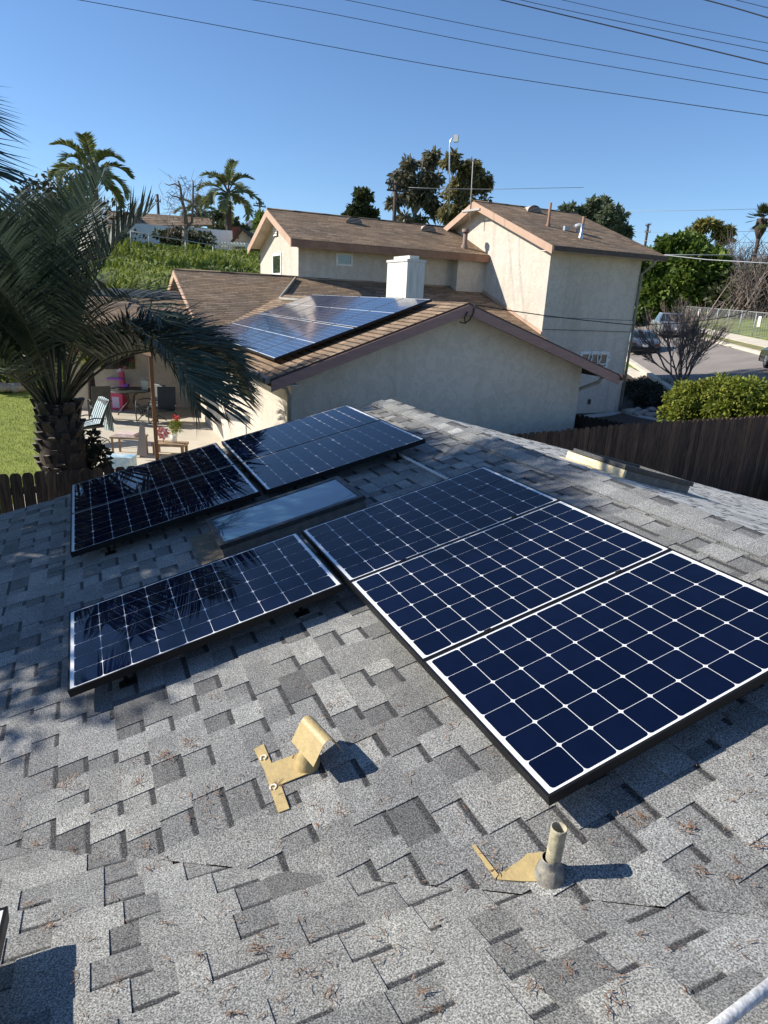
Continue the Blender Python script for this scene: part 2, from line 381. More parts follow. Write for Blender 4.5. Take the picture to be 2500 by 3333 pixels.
def strip(name, d0, d1, s0, s1, dz, m, h=0., step=3.0):
    b = MB(); s = s0
    while s < s1:
        e = min(s + step, s1)
        p = [rn(s, d0, dz), rn(e, d0, dz), rn(e, d1, dz), rn(s, d1, dz)]
        if p[0].to_3d() is not None:
            n_ = (p[1] - p[0]).cross(p[3] - p[0])
            if n_.z < 0: p = p[::-1]
            b.face(p)
            if h:
                for q0, q1 in ((p[0], p[1]), (p[1], p[2]), (p[2], p[3]), (p[3], p[0])):
                    b.face([q0, q0 - V(0, 0, h), q1 - V(0, 0, h), q1])
        s = e
    o = b.build(name, m); tag(o, kind='structure'); return o
strip('road', 7.95, 13.75, -160, 30, .04, M_asph)
strip('kerb', 13.75, 13.98, -160, 30, .17, M_conc, .16)
strip('near_kerb', 7.72, 7.95, -160, 30, .17, M_conc, .16)
strip('pavement', 14.9, 16.0, -160, 30, .08, M_conc, .06)
strip('verge', 13.98, 14.9, -160, 30, .06, M_dryg, .04)
def sheet(name, poly, dz, m, th=.08):
    b = MB(); b.slab([V(p[0], p[1], ground(p[0], p[1]) + dz) for p in poly], (0, 0, -th)); o = b.build(name, m); tag(o, kind='structure'); return o
# ------------------------------------------------------------------ our house: roof with real shingle tabs
AA = 0.248091; SA = math.tan(AA); HZ = .16 / math.cos(AA)
UA = V(1, 0, 0); WA = V(0, math.cos(AA), math.sin(AA)); NA = UA.cross(WA)
YR = 2.2; ZR = SA * YR - HZ; XRAKE = -3.47
SB = .318; AB = math.atan(SB)
def zA(y): return SA * y - HZ
ZB0 = -.385 - SB * 2.6
def zB(x): return ZB0 + SB * x
def shingles(o, U, W, u0, u1, v0, v1, clips, seed, expo=.143, tone=.5):
    r = random.Random(seed); N = U.cross(W); b = MB()
    v = v0; k = 0
    def P(u, v, h): return o + U * u + W * v + N * h
    while v < v1:
        u = u0 - r.random() * .3; tooth = r.random() < .5
        e = expo + .012
        while u < u1:
            wd = r.uniform(.12, .31) if tooth else r.uniform(.09, .20)
            if r.random() < .12: wd *= .5
            ub = u + wd
            t = r.gauss(.55, .19) + (0 if tooth else -.16)
            if r.random() < .10: t -= .28
            if r.random() < .10: t += .25
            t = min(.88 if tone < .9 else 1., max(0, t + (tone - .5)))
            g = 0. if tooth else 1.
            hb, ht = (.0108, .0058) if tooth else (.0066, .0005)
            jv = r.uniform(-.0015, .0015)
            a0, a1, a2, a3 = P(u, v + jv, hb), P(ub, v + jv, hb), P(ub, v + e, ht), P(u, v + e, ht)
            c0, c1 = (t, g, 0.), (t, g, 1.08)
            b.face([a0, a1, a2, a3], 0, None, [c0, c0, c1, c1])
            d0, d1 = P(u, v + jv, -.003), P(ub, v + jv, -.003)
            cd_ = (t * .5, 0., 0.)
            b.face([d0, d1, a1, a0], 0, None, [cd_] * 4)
            if tooth:
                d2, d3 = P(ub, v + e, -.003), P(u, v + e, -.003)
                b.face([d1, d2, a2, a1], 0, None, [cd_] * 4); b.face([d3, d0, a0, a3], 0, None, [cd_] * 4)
            u = ub; tooth = not tooth if r.random() < .9 else tooth
        v += expo; k += 1
    ob = b.build('roof_slope', MS)
    bm = bmesh.new(); bm.from_mesh(ob.data)
    for co, no in clips:
        bmesh.ops.bisect_plane(bm, geom=bm.verts[:] + bm.edges[:] + bm.faces[:], plane_co=co, plane_no=no, clear_outer=True)
    bm.to_mesh(ob.data); bm.free()
    return ob
house = empty('house', (0, 4, -3.3), label='near house with grey shingle roof that carries the large dark solar panels', cat='house')
def par(o, p):
    o.parent = p; o.matrix_parent_inverse = p.matrix_world.inverted(); return o
bpy.context.view_layer.update()
VD = V(1, 1.2554, 0).normalized(); VN = V(VD.y, -VD.x, 0)       # valley direction and its side towards the camera
VP = V(2.6, -.8685, 0)
oA = V(0, 0, zA(0))
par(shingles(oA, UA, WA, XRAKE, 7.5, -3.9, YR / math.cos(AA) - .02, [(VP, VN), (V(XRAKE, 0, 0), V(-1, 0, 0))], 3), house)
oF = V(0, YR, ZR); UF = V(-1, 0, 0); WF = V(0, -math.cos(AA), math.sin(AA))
par(shingles(oF, UF, WF, -7.5, -XRAKE, -9.6, -.02, [(V(XRAKE, 0, 0), V(-1, 0, 0))], 5, tone=1.0), house)  # raised tone: glancing sunlight on the far slope painted into the shingle colour
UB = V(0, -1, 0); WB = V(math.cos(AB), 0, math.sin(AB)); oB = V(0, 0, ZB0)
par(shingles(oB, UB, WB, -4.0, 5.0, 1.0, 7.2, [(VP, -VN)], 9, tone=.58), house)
# deck under the shingles, rake board, walls
b = MB()
for q in ([(XRAKE + .01, -3.9, zA(-3.9)), (7.5, -3.9, zA(-3.9)), (7.5, YR, ZR), (XRAKE + .01, YR, ZR)],
          [(XRAKE + .01, YR, ZR), (7.5, YR, ZR), (7.5, 11.4, ZR - SA * 9.2), (XRAKE + .01, 11.4, ZR - SA * 9.2)]):
    b.slab([V(*p) - V(0, 0, .012) for p in q], (0, 0, -.03))
b.slab([V(2.2, -5.0, zB(2.2) - .012), V(7.9, -5.0, zB(7.9) - .012), V(7.9, 4.0, zB(7.9) - .012), V(2.2, 4.0, zB(2.2) - .012)], (0, 0, -.03))
par(b.build('roof_deck', M_dark), house)
b = MB()
b.slab([V(XRAKE + .012, -3.9, zA(-3.9) - .045), V(XRAKE + .05, -3.9, zA(-3.9) - .045), V(XRAKE + .05, YR, ZR - .045), V(XRAKE + .012, YR, ZR - .045)], (0, 0, -.16))
b.slab([V(XRAKE + .012, YR, ZR - .045), V(XRAKE + .05, YR, ZR - .045), V(XRAKE + .05, 11.4, ZR - SA * 9.2 - .045), V(XRAKE + .012, 11.4, ZR - SA * 9.2 - .045)], (0, 0, -.16))
par(b.build('rake_board', M_fascia3), house)
b = MB()
for y0, y1, za, zb in ((-3.4, YR, zA(-3.4), ZR), (YR, 10.8, ZR, ZR - SA * 8.6)):
    b.hexa([(-3.1, y0, -3.3), (-2.95, y0, -3.3), (-2.95, y1, -3.3), (-3.1, y1, -3.3), (-3.1, y0, za - .08), (-2.95, y0, za - .08), (-2.95, y1, zb - .08), (-3.1, y1, zb - .08)])
b.box((-3.1, -3.4, -3.3), (9, -3.25, zA(-3.4) - .08)); b.box((-3.1, 10.65, -3.3), (9, 10.8, ZR - SA * 8.6 - .08))
par(b.build('wall', MST), house)
# ridge caps: folded pieces overlapping towards the camera
b = MB(); r = random.Random(12); x = XRAKE - .01
while x < 6.5:
    L = .142; hh = .020; t = min(1, max(0, r.gauss(.6, .17))); wd = .145 + r.uniform(-.006, .006)
    for sgn in (-1, 1):
        def Q(xx, s, h): return V(xx, YR + sgn * s * wd * math.cos(AA), ZR + .006 + h - s * wd * math.sin(AA) + .003)
        # each piece rises towards its exposed far end
        f = [Q(x, 0, hh), Q(x + L + .03, 0, hh * .45), Q(x + L + .03, 1, hh * .35), Q(x, 1, hh * .8)]
        if sgn < 0: f = f[::-1]
        b.face(f, 0, None, [(t, 0, 0)] * 4)
        e = [Q(x, 0, hh), Q(x, 1, hh * .8), Q(x, 1, -.01), Q(x, 0, -.01)]
        b.face(e, 0, None, [(.15, 0, 0)] * 4)
        e = [Q(x, 1, hh * .8), Q(x + L, 1, hh * .35), Q(x + L, 1, -.008), Q(x, 1, -.008)]
        b.face(e, 0, None, [(.2, 0, 0)] * 4)
    x += L
par(b.build('ridge_cap', MS), house)
# ------------------------------------------------------------------ solar panels
def panel_meshes(Wd, Ld, ns, nl, cellm, half=False, lip=.011, th=.046):
    fb = MB()
    fb.box((0, 0, -th), (lip, Ld, 0)); fb.box((Wd - lip, 0, -th), (Wd, Ld, 0))
    fb.box((lip, 0, -th), (Wd - lip, lip, 0)); fb.box((lip, Ld - lip, -th), (Wd - lip, Ld, 0))
    bb = MB(); bb.box((lip, lip, -.012), (Wd - lip, Ld - lip, -.003))
    cb = MB(); mx = .011 + lip; my = .022 + lip; gap = .0030
    halfgap = .018 if half else 0
    pw = (Wd - 2 * mx) / ns; pl = (Ld - 2 * my - halfgap) / nl; ch = min(pw, pl) * (.085 if not half else .03)
    for i in range(ns):
        for j in range(nl):
            x0 = mx + i * pw + gap / 2; x1 = mx + (i + 1) * pw - gap / 2
            off = halfgap if (half and j >= nl / 2) else 0
            y0 = my + j * pl + gap / 2 + off; y1 = my + (j + 1) * pl - gap / 2 + off
            z = -.0022; k = .32 * ch
            cb.face([(x0 + ch, y0, z), (x1 - ch, y0, z), (x1 - k, y0 + k, z), (x1, y0 + ch, z), (x1, y1 - ch, z), (x1 - k, y1 - k, z), (x1 - ch, y1, z),
                     (x0 + ch, y1, z), (x0 + k, y1 - k, z), (x0, y1 - ch, z), (x0, y0 + ch, z), (x0 + k, y0 + k, z)])
    return fb, bb, cb
def frame_matrix(o, U, W):
    N = U.cross(W).normalized()
    return Matrix(((U.x, W.x, N.x, o.x), (U.y, W.y, N.y, o.y), (U.z, W.z, N.z, o.z), (0, 0, 0, 1)))
def make_panel(name, Wd, Ld, ns, nl, cellm, feet=True, half=False, fh=.11, smooth_sc=1):
    root = empty(name)
    fb, bb, cb = panel_meshes(Wd, Ld, ns, nl, cellm, half)
    fb.build('frame', M_black, root); bb.build('backsheet', M_backsheet, root); cb.build('cell_grid', cellm, root)
    if feet:
        for x in (.10, Wd - .10):
            for y in (.28, Ld - .28):
                q = MB(); q.tube([(x, y, -.046 - fh + .012), (x, y, -.04)], .013, 8)
                q.box((x - .03, y - .045, -.046 - fh + .001), (x + .03, y + .045, -.046 - fh + .012)); q.box((x - .02, y - .02, -.062), (x + .02, y + .02, -.047))
                q.build('foot', M_black, root)
    return root
def copy_tree(o, parent=None):
    c = o.copy(); COL.objects.link(c); c.parent = parent
    for ch in list(o.children): copy_tree(ch, c)
    return c
PAN = 'large solar panels on the grey roof'
def put(root, o, U, W, label):
    root.matrix_world = frame_matrix(o, U, W); tag(root, label, 'solar panel', PAN); return root
def ppos(x, v, n=0.): return V(x, 0, 0) + WA * v + NA * n
p0 = make_panel('solar_panel', .99, 1.65, 6, 10, M_cell)
put(p0, ppos(-.012, -.012), UA, WA, 'sunlit solar panel right of the skylight, farthest of the three stacked toward the camera')
put(copy_tree(p0), ppos(-.012 + .994, -.012), UA, WA, 'middle solar panel of the three stacked at the right edge')
put(copy_tree(p0), ppos(-.012 + 1.988, -.012), UA, WA, 'nearest and largest-looking solar panel, cut by the right edge of the photo')
put(copy_tree(p0), ppos(-.012, -1.703), UA, WA, 'single solar panel in front of the skylight, its left half in shade')
p1 = make_panel('solar_panel', 1.055, 1.65, 6, 10, M_cell)
put(p1, ppos(-3.232, .006), UA, WA, 'blue reflecting solar panel on the far roof edge in front of the stucco gable wall')
put(copy_tree(p1), ppos(-2.168, .006), UA, WA, 'blue reflecting solar panel directly behind the skylight')
put(copy_tree(p1), ppos(-3.252, -1.702), UA, WA, 'dark solar panel with palm reflections on the far roof edge beside the fence')
put(copy_tree(p1), ppos(-2.192, -1.702), UA, WA, 'dark solar panel with palm reflections, on the near side of its pair at the left')
# panel on the near slope, only its corner is inside the photo
NB = UB.cross(WB)
cpt = onp(26, 2948, NB, oB + NB * .17)
p2 = copy_tree(p0)
p2.matrix_world = frame_matrix(cpt, V(0, -1, 0), V(math.cos(AB), 0, math.sin(AB))); tag(p2, 'solar panel of which only one white corner shows at the left photo edge', 'solar panel', PAN)
bpy.context.view_layer.update()
# clamps between panels
CL = {(0, 0): 'panel clamp in the far gap between the sunlit panels, left one', (0, 1): 'panel clamp in the far gap between the sunlit panels, right one', (1, 0): 'panel clamp in the near gap between the sunlit panels, left one', (1, 1): 'panel clamp in the near gap between the sunlit panels, right one'}
for i_, x in enumerate((.982 - .012, 1.976 - .012)):
    for j_, v in enumerate((.38, 1.25)):
        b = MB(); c = ppos(x + .008, v, .002); b.obox(c, UA * .012, WA * .02, NA * .003); b.obox(c + NA * .004, UA * .004, WA * .004, NA * .003)
        tag(b.build('panel_clamp', M_black), 'small black ' + CL[(i_, j_)], 'clamp', 'clamps between the sunlit panels')
# ------------------------------------------------------------------ skylight in front (between panel rows)
sk = empty('skylight', ppos(-.55, 0, -.1), label='long flat skylight with blue grey glass between the rows of panels on the near roof', cat='skylight')
bpy.context.view_layer.update()
q0 = onp(663.6, 1688.8, NA, V(0, 0, 0)); q1 = onp(1102, 1546, NA, V(0, 0, 0)); q2 = onp(1186, 1610, NA, V(0, 0, 0)); q3 = onp(715.5, 1775, NA, V(0, 0, 0))
sx0 = (q0.x + q1.x) / 2; sx1 = (q2.x + q3.x) / 2; sv0 = (q0.y + q3.y) / 2 / math.cos(AA); sv1 = (q1.y + q2.y) / 2 / math.cos(AA)
zt = -.006
def fbox(b, x0, x1, v0, v1, n0, n1, m=0):
    b.hexa([ppos(x0, v0, n0), ppos(x1, v0, n0), ppos(x1, v1, n0), ppos(x0, v1, n0), ppos(x0, v0, n1), ppos(x1, v0, n1), ppos(x1, v1, n1), ppos(x0, v1, n1)], m)
b = MB(); t = .05
for a in ((sx0, sx1, sv0, sv0 + t), (sx0, sx1, sv1 - t, sv1), (sx0, sx0 + t, sv0 + t, sv1 - t), (sx1 - t, sx1, sv0 + t, sv1 - t)): fbox(b, *a, -.045, zt)
par(b.build('skylight_frame', M_bronze, bevel=.004), sk)
b = MB(); fbox(b, sx0 + t, sx1 - t, sv0 + t, sv1 - t, -.02, -.012); par(b.build('glass', M_glass_sky), sk)
b = MB(); t = .012
fbox(b, sx0 + t, sx1 - t, sv0 + t, sv1 - t, -.175, -.046); par(b.build('curb', M_curb), sk)
b = MB(); b.slab([ppos(sx0 - .04, sv0 - .17, -.136), ppos(sx1 + .05, sv0 - .16, -.136), ppos(sx1 + .05, sv0 + .02, -.136), ppos(sx0 - .04, sv0 + .02, -.136)], NA * -.01)
par(b.build('flashing', M_dirt), sk)
# second skylight on the far slope
sk2 = empty('skylight', (-.7, 4.4, -.1), label='raised skylight with peeling sunlit tan flashing on the far roof slope by the fence', cat='skylight')
bpy.context.view_layer.update()
NF = UF.cross(WF)
def fpos(x, y, n): return V(x, y, ZR - SA * (y - YR)) + NF * n
def f2(b, x0, x1, y0, y1, n0, n1, m=0):
    b.hexa([fpos(x0, y0, n0), fpos(x1, y0, n0), fpos(x1, y1, n0), fpos(x0, y1, n0), fpos(x0, y0, n1), fpos(x1, y0, n1), fpos(x1, y1, n1), fpos(x0, y1, n1)], m)
X0, X1, Y0, Y1 = -1.15, -.35, 3.50, 4.55
b = MB(); f2(b, X0 + .02, X1 - .02, Y0 + .02, Y1 - .02, -.02, .10); par(b.build('curb', M_curb), sk2)
b = MB()
for a in ((X0, X1, Y0, Y0 + .05), (X0, X1, Y1 - .05, Y1), (X0, X0 + .05, Y0 + .05, Y1 - .05), (X1 - .05, X1, Y0 + .05, Y1 - .05)): f2(b, *a, .101, .15)
par(b.build('skylight_frame', M_bronze, bevel=.004), sk2)
b = MB(); f2(b, X0 + .05, X1 - .05, Y0 + .05, Y1 - .05, .12, .136); par(b.build('glass', mat('green_glass', (.03, .06, .045), .1, coat=1, spec=.8)), sk2)
b = MB(); f2(b, X0 - .06, X1 + .02, Y0 - .012, Y0 + .017, -.01, .098); b.hexa([fpos(X0 - .06, Y0 - .10, 0), fpos(X1 + .06, Y0 - .10, 0), fpos(X1 + .06, Y0 - .014, 0), fpos(X0 - .06, Y0 - .014, 0), fpos(X0 - .06, Y0 - .10, .012), fpos(X1 + .06, Y0 - .10, .012), fpos(X1 + .06, Y0 - .014, .02), fpos(X0 - .06, Y0 - .014, .02)])
par(b.build('upper_flashing', mat('peeling_tan_paint', (.80, .62, .30), .6, col2=(.66, .60, .48), vs=16, bump=.6, bs=22)), sk2)
# ------------------------------------------------------------------ vent with hood
def onA(px, py, n=0.): return onp(px, py, NA, oA + NA * n)
vb = onA(1000, 2487, .01)
vh = empty('roof_vent', vb, label='tan painted gas vent with a bent sheet metal hood on the grey shingles', cat='roof vent')
bpy.context.view_layer.update()
b = MB(); Z = V(0, 0, 1)
b.lathe(vb - Z * .03, [(.060, 0), (.058, .03), (.053, .06), (.046, .09), (.040, .115), (.034, .13)], 20, axis=(.06, .05, 1))
par(b.build('vent_pipe', M_tan), vh)
ct = vb + V(.015, .042, .150)
# hood: folded sheet over the pipe, ridge along its length
dr = V(1, .20, 0).normalized(); ds = V(-.20, 1, 0).normalized(); HL = .100; HW = .078
b = MB()
def H(a, s, z): return ct + dr * a + ds * s + Z * z
prof = [(-HW, -.062), (-.030, .030)] + [(.030 * math.sin(t_), .016 + .030 * math.cos(t_)) for t_ in [(-50 + 12.5 * k_) * math.pi / 180 for k_ in range(9)]] + [(.030, .028), (HW * 1.0, -.055)]
for i in range(len(prof) - 1):
    (s0, z0), (s1, z1) = prof[i], prof[i + 1]
    q = [H(-HL, s0, z0), H(HL, s0, z0), H(HL, s1, z1), H(-HL, s1, z1)]
    b.face(q)
# folded strap feet and rounded back
b.face([H(-HL, s, z) for s, z in prof])
o = b.build('hood', M_tan); par(o, vh)
bm = bmesh.new(); bm.from_mesh(o.data); bmesh.ops.remove_doubles(bm, verts=bm.verts[:], dist=.0005); bm.to_mesh(o.data); bm.free(); m_ = o.modifiers.new('solid', 'SOLIDIFY'); m_.thickness = .002
b = MB()
for poly in ([(826, 2442), (858, 2420), (950, 2650), (945, 2652), (899, 2648)], ):
    pass
def flat(b, pts, n=.014, th=.004):
    q = [onA(x, y, n) for x, y in pts]
    if (q[1] - q[0]).cross(q[2] - q[1]).dot(NA) < 0: q = q[::-1]
    b.slab(q, NA * -th)
flat(b, [(826, 2438), (858, 2421), (884, 2483), (862, 2510)]); flat(b, [(862, 2510), (884, 2483), (968, 2452), (1030, 2500), (1012, 2513), (916, 2552), (879, 2566)], .0145)
flat(b, [(878, 2566), (914, 2553), (942, 2631), (906, 2645)], .015)
par(b.build('flashing', M_tan), vh)
b = MB()
for (cx_, cy_) in ((858, 2466), (890, 2562)):
    c = onA(cx_, cy_, .017)
    pts = [c + UA * (.014 * math.cos(t)) + WA * (.014 * math.sin(t)) for t in [i * .6 for i in range(10)]]
    b.tube(pts, .0045, 6)
par(b.build('sealant_blob', mat('white_sealant', (.72, .64, .50), .6, var=.2, vs=40)), vh)
# ------------------------------------------------------------------ plumbing pipe vent
pb = onA(1790, 2852, .0)
pv = empty('plumbing_vent', pb, label='upright tan plumbing pipe with grey rubber boot on the grey shingles', cat='vent pipe')
bpy.context.view_layer.update()
ax = V(.012, .018, 1).normalized()
b = MB(); b.lathe(pb, [(.0265, -.02), (.0265, .10), (.0275, .205), (.0275, .215), (.0235, .215), (.0225, .08)], 24, axis=ax); b.lathe(pb, [(.0225, .081), (.0, .081)], 24, 1, axis=ax)
par(b.build('pipe', [M_tan2, M_dark]), pv)
b = MB(); b.lathe(pb, [(.058, -.03), (.055, .008), (.050, .026), (.043, .046), (.035, .058), (.0315, .064), (.030, .088), (.0268, .09)], 24, axis=(NA + Z * .8))
par(b.build('boot', M_lead), pv)
b = MB(); flat(b, [(1618, 2862), (1622, 2845), (1690, 2802), (1716, 2778), (1775, 2772), (1815, 2800), (1822, 2868), (1700, 2868)], .0135)
flat(b, [(1612, 2860), (1536, 2752), (1546, 2748), (1622, 2846)], .016)
par(b.build('flashing', M_tan), pv)
# ------------------------------------------------------------------ conduits
def tubeobj(name, pts, r, m, parent=None, n=10, **k):
    b = MB(); b.tube(pts, r, n); o = b.build(name, m)
    if parent: par(o, parent)
    return tag(o, **k)
c0, c1 = onA(1240, 1448, .04), onA(1449, 1556, .04); d = (c1 - c0)
tubeobj('conduit', [c0 - d * .3, c1 + d * .4], .0135, M_galv, label='thin grey conduit running on the roof from the far blue panels to the near array', cat='conduit')
def onB(px, py, n=0.): return onp(px, py, NB, oB + NB * n)
c0, c1 = onB(2335, 3340, .09), onB(2500, 3212, .09); d = c1 - c0
cn = empty('conduit', c1, label='galvanised steel conduit crossing the bottom right corner of the photo', cat='conduit'); bpy.context.view_layer.update()
tubeobj('pipe', [c0 - d * 2, c1 + d * 2], .0145, M_galv, cn, 16)
b = MB(); c = c1 + d * .8; b.obox(c - NB * .052, d.normalized() * .03, d.normalized().cross(NB) * .04, NB * .036); par(b.build('support_block', M_black), cn)
# ------------------------------------------------------------------ dry needles on the roof
b = MB(); r = random.Random(21)
def needle(p, N, L, ang, c=0):
    A = N.orthogonal().normalized(); B_ = N.cross(A)
    d = A * math.cos(ang) + B_ * math.sin(ang); s = N.cross(d); h = r.uniform(.001, .006)
    w_ = r.uniform(.0010, .0022); k = s * r.uniform(-.15, .15) * L
    q = [p + N * .004, p + d * L * .5 + k + N * (.004 + h), p + d * L + N * (.004 + h * .3)]
    b.face([q[0] - s * w_, q[1] - s * w_, q[1] + s * w_, q[0] + s * w_], c); b.face([q[1] - s * w_, q[2], q[1] + s * w_], c)
def cluster(px, py, n, rr):
    onn = onB if (py > 2800 + (px - 900) * .06) else onA; N = NB if onn is onB else NA
    for _ in range(n):
        needle(onn(px + r.gauss(0, rr), py + r.gauss(0, rr * .6), .012), N, r.uniform(.012, .045), r.uniform(0, 6.28))
for px, py, n, rr in ((540, 2460, 34, 20), (610, 2420, 26, 18), (445, 2480, 12, 22), (452, 2545, 14, 8), (225, 2545, 30, 26), (700, 2590, 16, 30), (905, 2555, 10, 14), (1095, 2290, 14, 18), (340, 2790, 12, 30),
    (125, 2750, 10, 10), (240, 2770, 12, 9), (480, 2750, 12, 12), (490, 2830, 10, 10), (1020, 2680, 8, 40), (1115, 2645, 8, 10), (95, 2940, 10, 9), (160, 3015, 12, 12), (840, 3090, 22, 14), (925, 3115, 16, 12), (645, 3110, 8, 10),
    (380, 3210, 8, 30), (700, 2950, 6, 50), (1000, 3170, 10, 26), (1010, 3060, 6, 16), (1075, 3250, 10, 14), (900, 3040, 6, 30), (1225, 3060, 5, 14), (1370, 3230, 12, 10), (1420, 3290, 8, 16), (1740, 3220, 14, 26), (1850, 3150, 8, 14), (2000, 3260, 12, 16),
    (2080, 2900, 14, 24), (2280, 2840, 10, 14), (2290, 2890, 10, 12), (2390, 2860, 8, 9), (2100, 2660, 14, 16), (2240, 2690, 18, 20), (2380, 2600, 6, 20), (2470, 2760, 8, 10), (1620, 2835, 12, 18), (1590, 2960, 5, 10), (1345, 2845, 10, 20),
    (1650, 3090, 6, 20), (1420, 3000, 5, 10), (640, 2660, 10, 40), (760, 3300, 8, 14), (180, 2560, 10, 30), (2420, 3080, 5, 20), (1240, 2590, 5, 16), (1190, 2400, 6, 26), (960, 2240, 5, 30), (560, 2790, 6, 60), (60, 2620, 8, 16)):
    cluster(px, py, int(n * .9), rr * .8)
for _ in range(170):
    px = r.uniform(0, 2500); py = r.uniform(2250, 3333)
    cluster(px, py, r.randint(1, 3), 12)
o = b.build('dry_needles', M_needle); tag(o, 'scattered dry reddish pine needles and twigs on the grey shingles', 'debris', kind='stuff')
# ------------------------------------------------------------------ neighbour house
nb = empty('neighbor_house', (-10, 8, ZG), label='large cream stucco house with brown shingle roofs and a two storey block', cat='house')
bpy.context.view_layer.update()
K = .738; KM = .915
def part(b, name, m, parent=None, bevel=0): return par(b.build(name, m, bevel=bevel), parent or nb)
# near single storey wing, ridge along x
A_, B_, C_ = S((-9.4, 2.26, -.03), K), S((-9.4, 7.06, 1.73), K), S((-9.4, 12.12, .04), K)
XF = A_.x; XWALL = S((-10, 0, 0), K).x; YL = onx(948, 1218, XWALL).y; YRW = onx(1895, 1194, XWALL).y
sN = (B_.z - A_.z) / (B_.y - A_.y); sN2 = (B_.z - C_.z) / (C_.y - B_.y)
XB = S((-19.9, 0, 0), KM).x
def zN(y): return B_.z - (B_.y - y) * sN if y < B_.y else B_.z - (y - B_.y) * sN2
# main body, ridge along y
mr = S((-21.4, 0, 2.39), KM); XMR, ZMR = mr.x, mr.z; SM = .344
me_ = S((-16.03, 1.97, .545), KM); XME, ZME = me_.x, me_.z
YML = S((-16.03, 1.90, 0), KM).y; YT = S((-16, 14.79, 0), KM).y
def zM(x): return ZMR - SM * abs(x - XMR)
TH = .10
b = MB()
U_, W_ = V(-1, 0, 0), V(0, math.cos(math.atan(sN)), math.sin(math.atan(sN)))
# left slope clipped by valley with the main roof
def xval(z): return XMR + (ZMR - z) / SM
lp = [V(XF, A_.y, A_.z), V(XF, B_.y, B_.z), V(xval(B_.z) - .15, B_.y, B_.z), V(XME - .3, A_.y + (zM(XME - .3) - A_.z) / sN, zM(XME - .3)), V(XME - .3, A_.y, A_.z)]
def fixup(p):
    n_ = (p[1] - p[0]).cross(p[2] - p[1]); return p if n_.z > 0 else p[::-1]
b.slab(fixup(lp), (0, 0, -TH), 0, 1, U_, W_)
W2 = V(0, -math.cos(math.atan(sN2)), math.sin(math.atan(sN2)))
rp = [V(XF, C_.y, C_.z), V(XF, B_.y, B_.z), V(xval(B_.z) - .15, B_.y, B_.z), V(XME - .3, C_.y, C_.z)]
b.slab(fixup(rp), (0, 0, -TH), 0, 1, U_, W2)
part(b, 'roof', [MR, M_fascia3])
# fascia boards on the near gable
b = MB(); fx = XF + .035
for (p, q) in ((A_, B_), (C_, B_)):
    dz = .17
    b.hexa([V(XF + .002, p.y, p.z - .035 - dz), V(fx, p.y, p.z - .035 - dz), V(fx, q.y, q.z - .035 - dz), V(XF + .002, q.y, q.z - .035 - dz),
            V(XF + .002, p.y, p.z - .035), V(fx, p.y, p.z - .035), V(fx, q.y, q.z - .035), V(XF + .002, q.y, q.z - .035)])
part(b, 'fascia', M_fascia)
b = MB()
for (p, q) in ((A_, B_), (C_, B_)):
    b.hexa([V(XWALL - .02, p.y, p.z - .13), V(XF, p.y, p.z - .13), V(XF, q.y, q.z - .13), V(XWALL - .02, q.y, q.z - .13),
            V(XWALL - .02, p.y, p.z - .105), V(XF, p.y, p.z - .105), V(XF, q.y, q.z - .105), V(XWALL - .02, q.y, q.z - .105)])
b.hexa([V(XME, A_.y, A_.z - .13), V(XF, A_.y, A_.z - .13), V(XF, YL, A_.z - .12), V(XME, YL, A_.z - .12), V(XME, A_.y, A_.z - .105), V(XF, A_.y, A_.z - .105), V(XF, YL, A_.z - .1), V(XME, YL, A_.z - .1)])
part(b, 'soffit', M_soffit)
# walls
b = MB(); zt = .11
wallpts = [V(XWALL, YL, ZG - .3), V(XWALL, YRW, ZG - .3), V(XWALL, YRW, zN(YRW) - zt), V(XWALL, B_.y, B_.z - zt), V(XWALL, YL, zN(YL) - zt)]
b.slab(wallpts, (-.15, 0, 0))
b.hexa([V(XME - 1.5, YL, ZG - .3), V(XWALL - .15, YL, ZG - .3), V(XWALL - .15, YL + .15, ZG - .3), V(XME - 1.5, YL + .15, ZG - .3), V(XME - 1.5, YL, zN(YL) - zt), V(XWALL - .15, YL, zN(YL) - zt), V(XWALL - .15, YL + .15, zN(YL) - zt), V(XME - 1.5, YL + .15, zN(YL) - zt)])
b.hexa([V(XME - .5, YRW - .15, ZG - .3), V(XWALL - .15, YRW - .15, ZG - .3), V(XWALL - .15, YRW, ZG - .3), V(XME - .5, YRW, ZG - .3), V(XME - .5, YRW - .15, zN(YRW) - zt), V(XWALL - .15, YRW - .15, zN(YRW) - zt), V(XWALL - .15, YRW, zN(YRW) - zt), V(XME - .5, YRW, zN(YRW) - zt)])
part(b, 'wall', MST)
# gutters and downspouts
b = MB()
b.bar(V(XF - .02, A_.y - .05, A_.z - .04), V(XME, A_.y - .05, A_.z - .04), .09, .085); part(b, 'gutter', mat('beige_gutter', (.26, .21, .17), .6, var=.25, vs=3))
b = MB(); b.bar(V(XF + .09, C_.y + .06, C_.z - .06), V(XME, C_.y + .06, C_.z - .06), .12, .11); part(b, 'gutter', M_fascia3)
M_spout = mat('painted_downspout', (.30, .28, .23), .6, var=.15, vs=3)
b = MB(); gx = XWALL + .03
pts = [onx(846, 1214, XF - .1), onx(851, 1236, XF - .12), onx(930, 1262, gx), onx(941, 1290, gx), onx(941, 1290, gx) * 1]; pts[-1] = V(pts[3].x, pts[3].y, ZG)
pts[3] = V(gx, YL - .045, pts[3].z); pts[4] = V(gx, YL - .045, ZG)
b.tube(pts, .035, 8); part(b, 'downspout', M_spout)
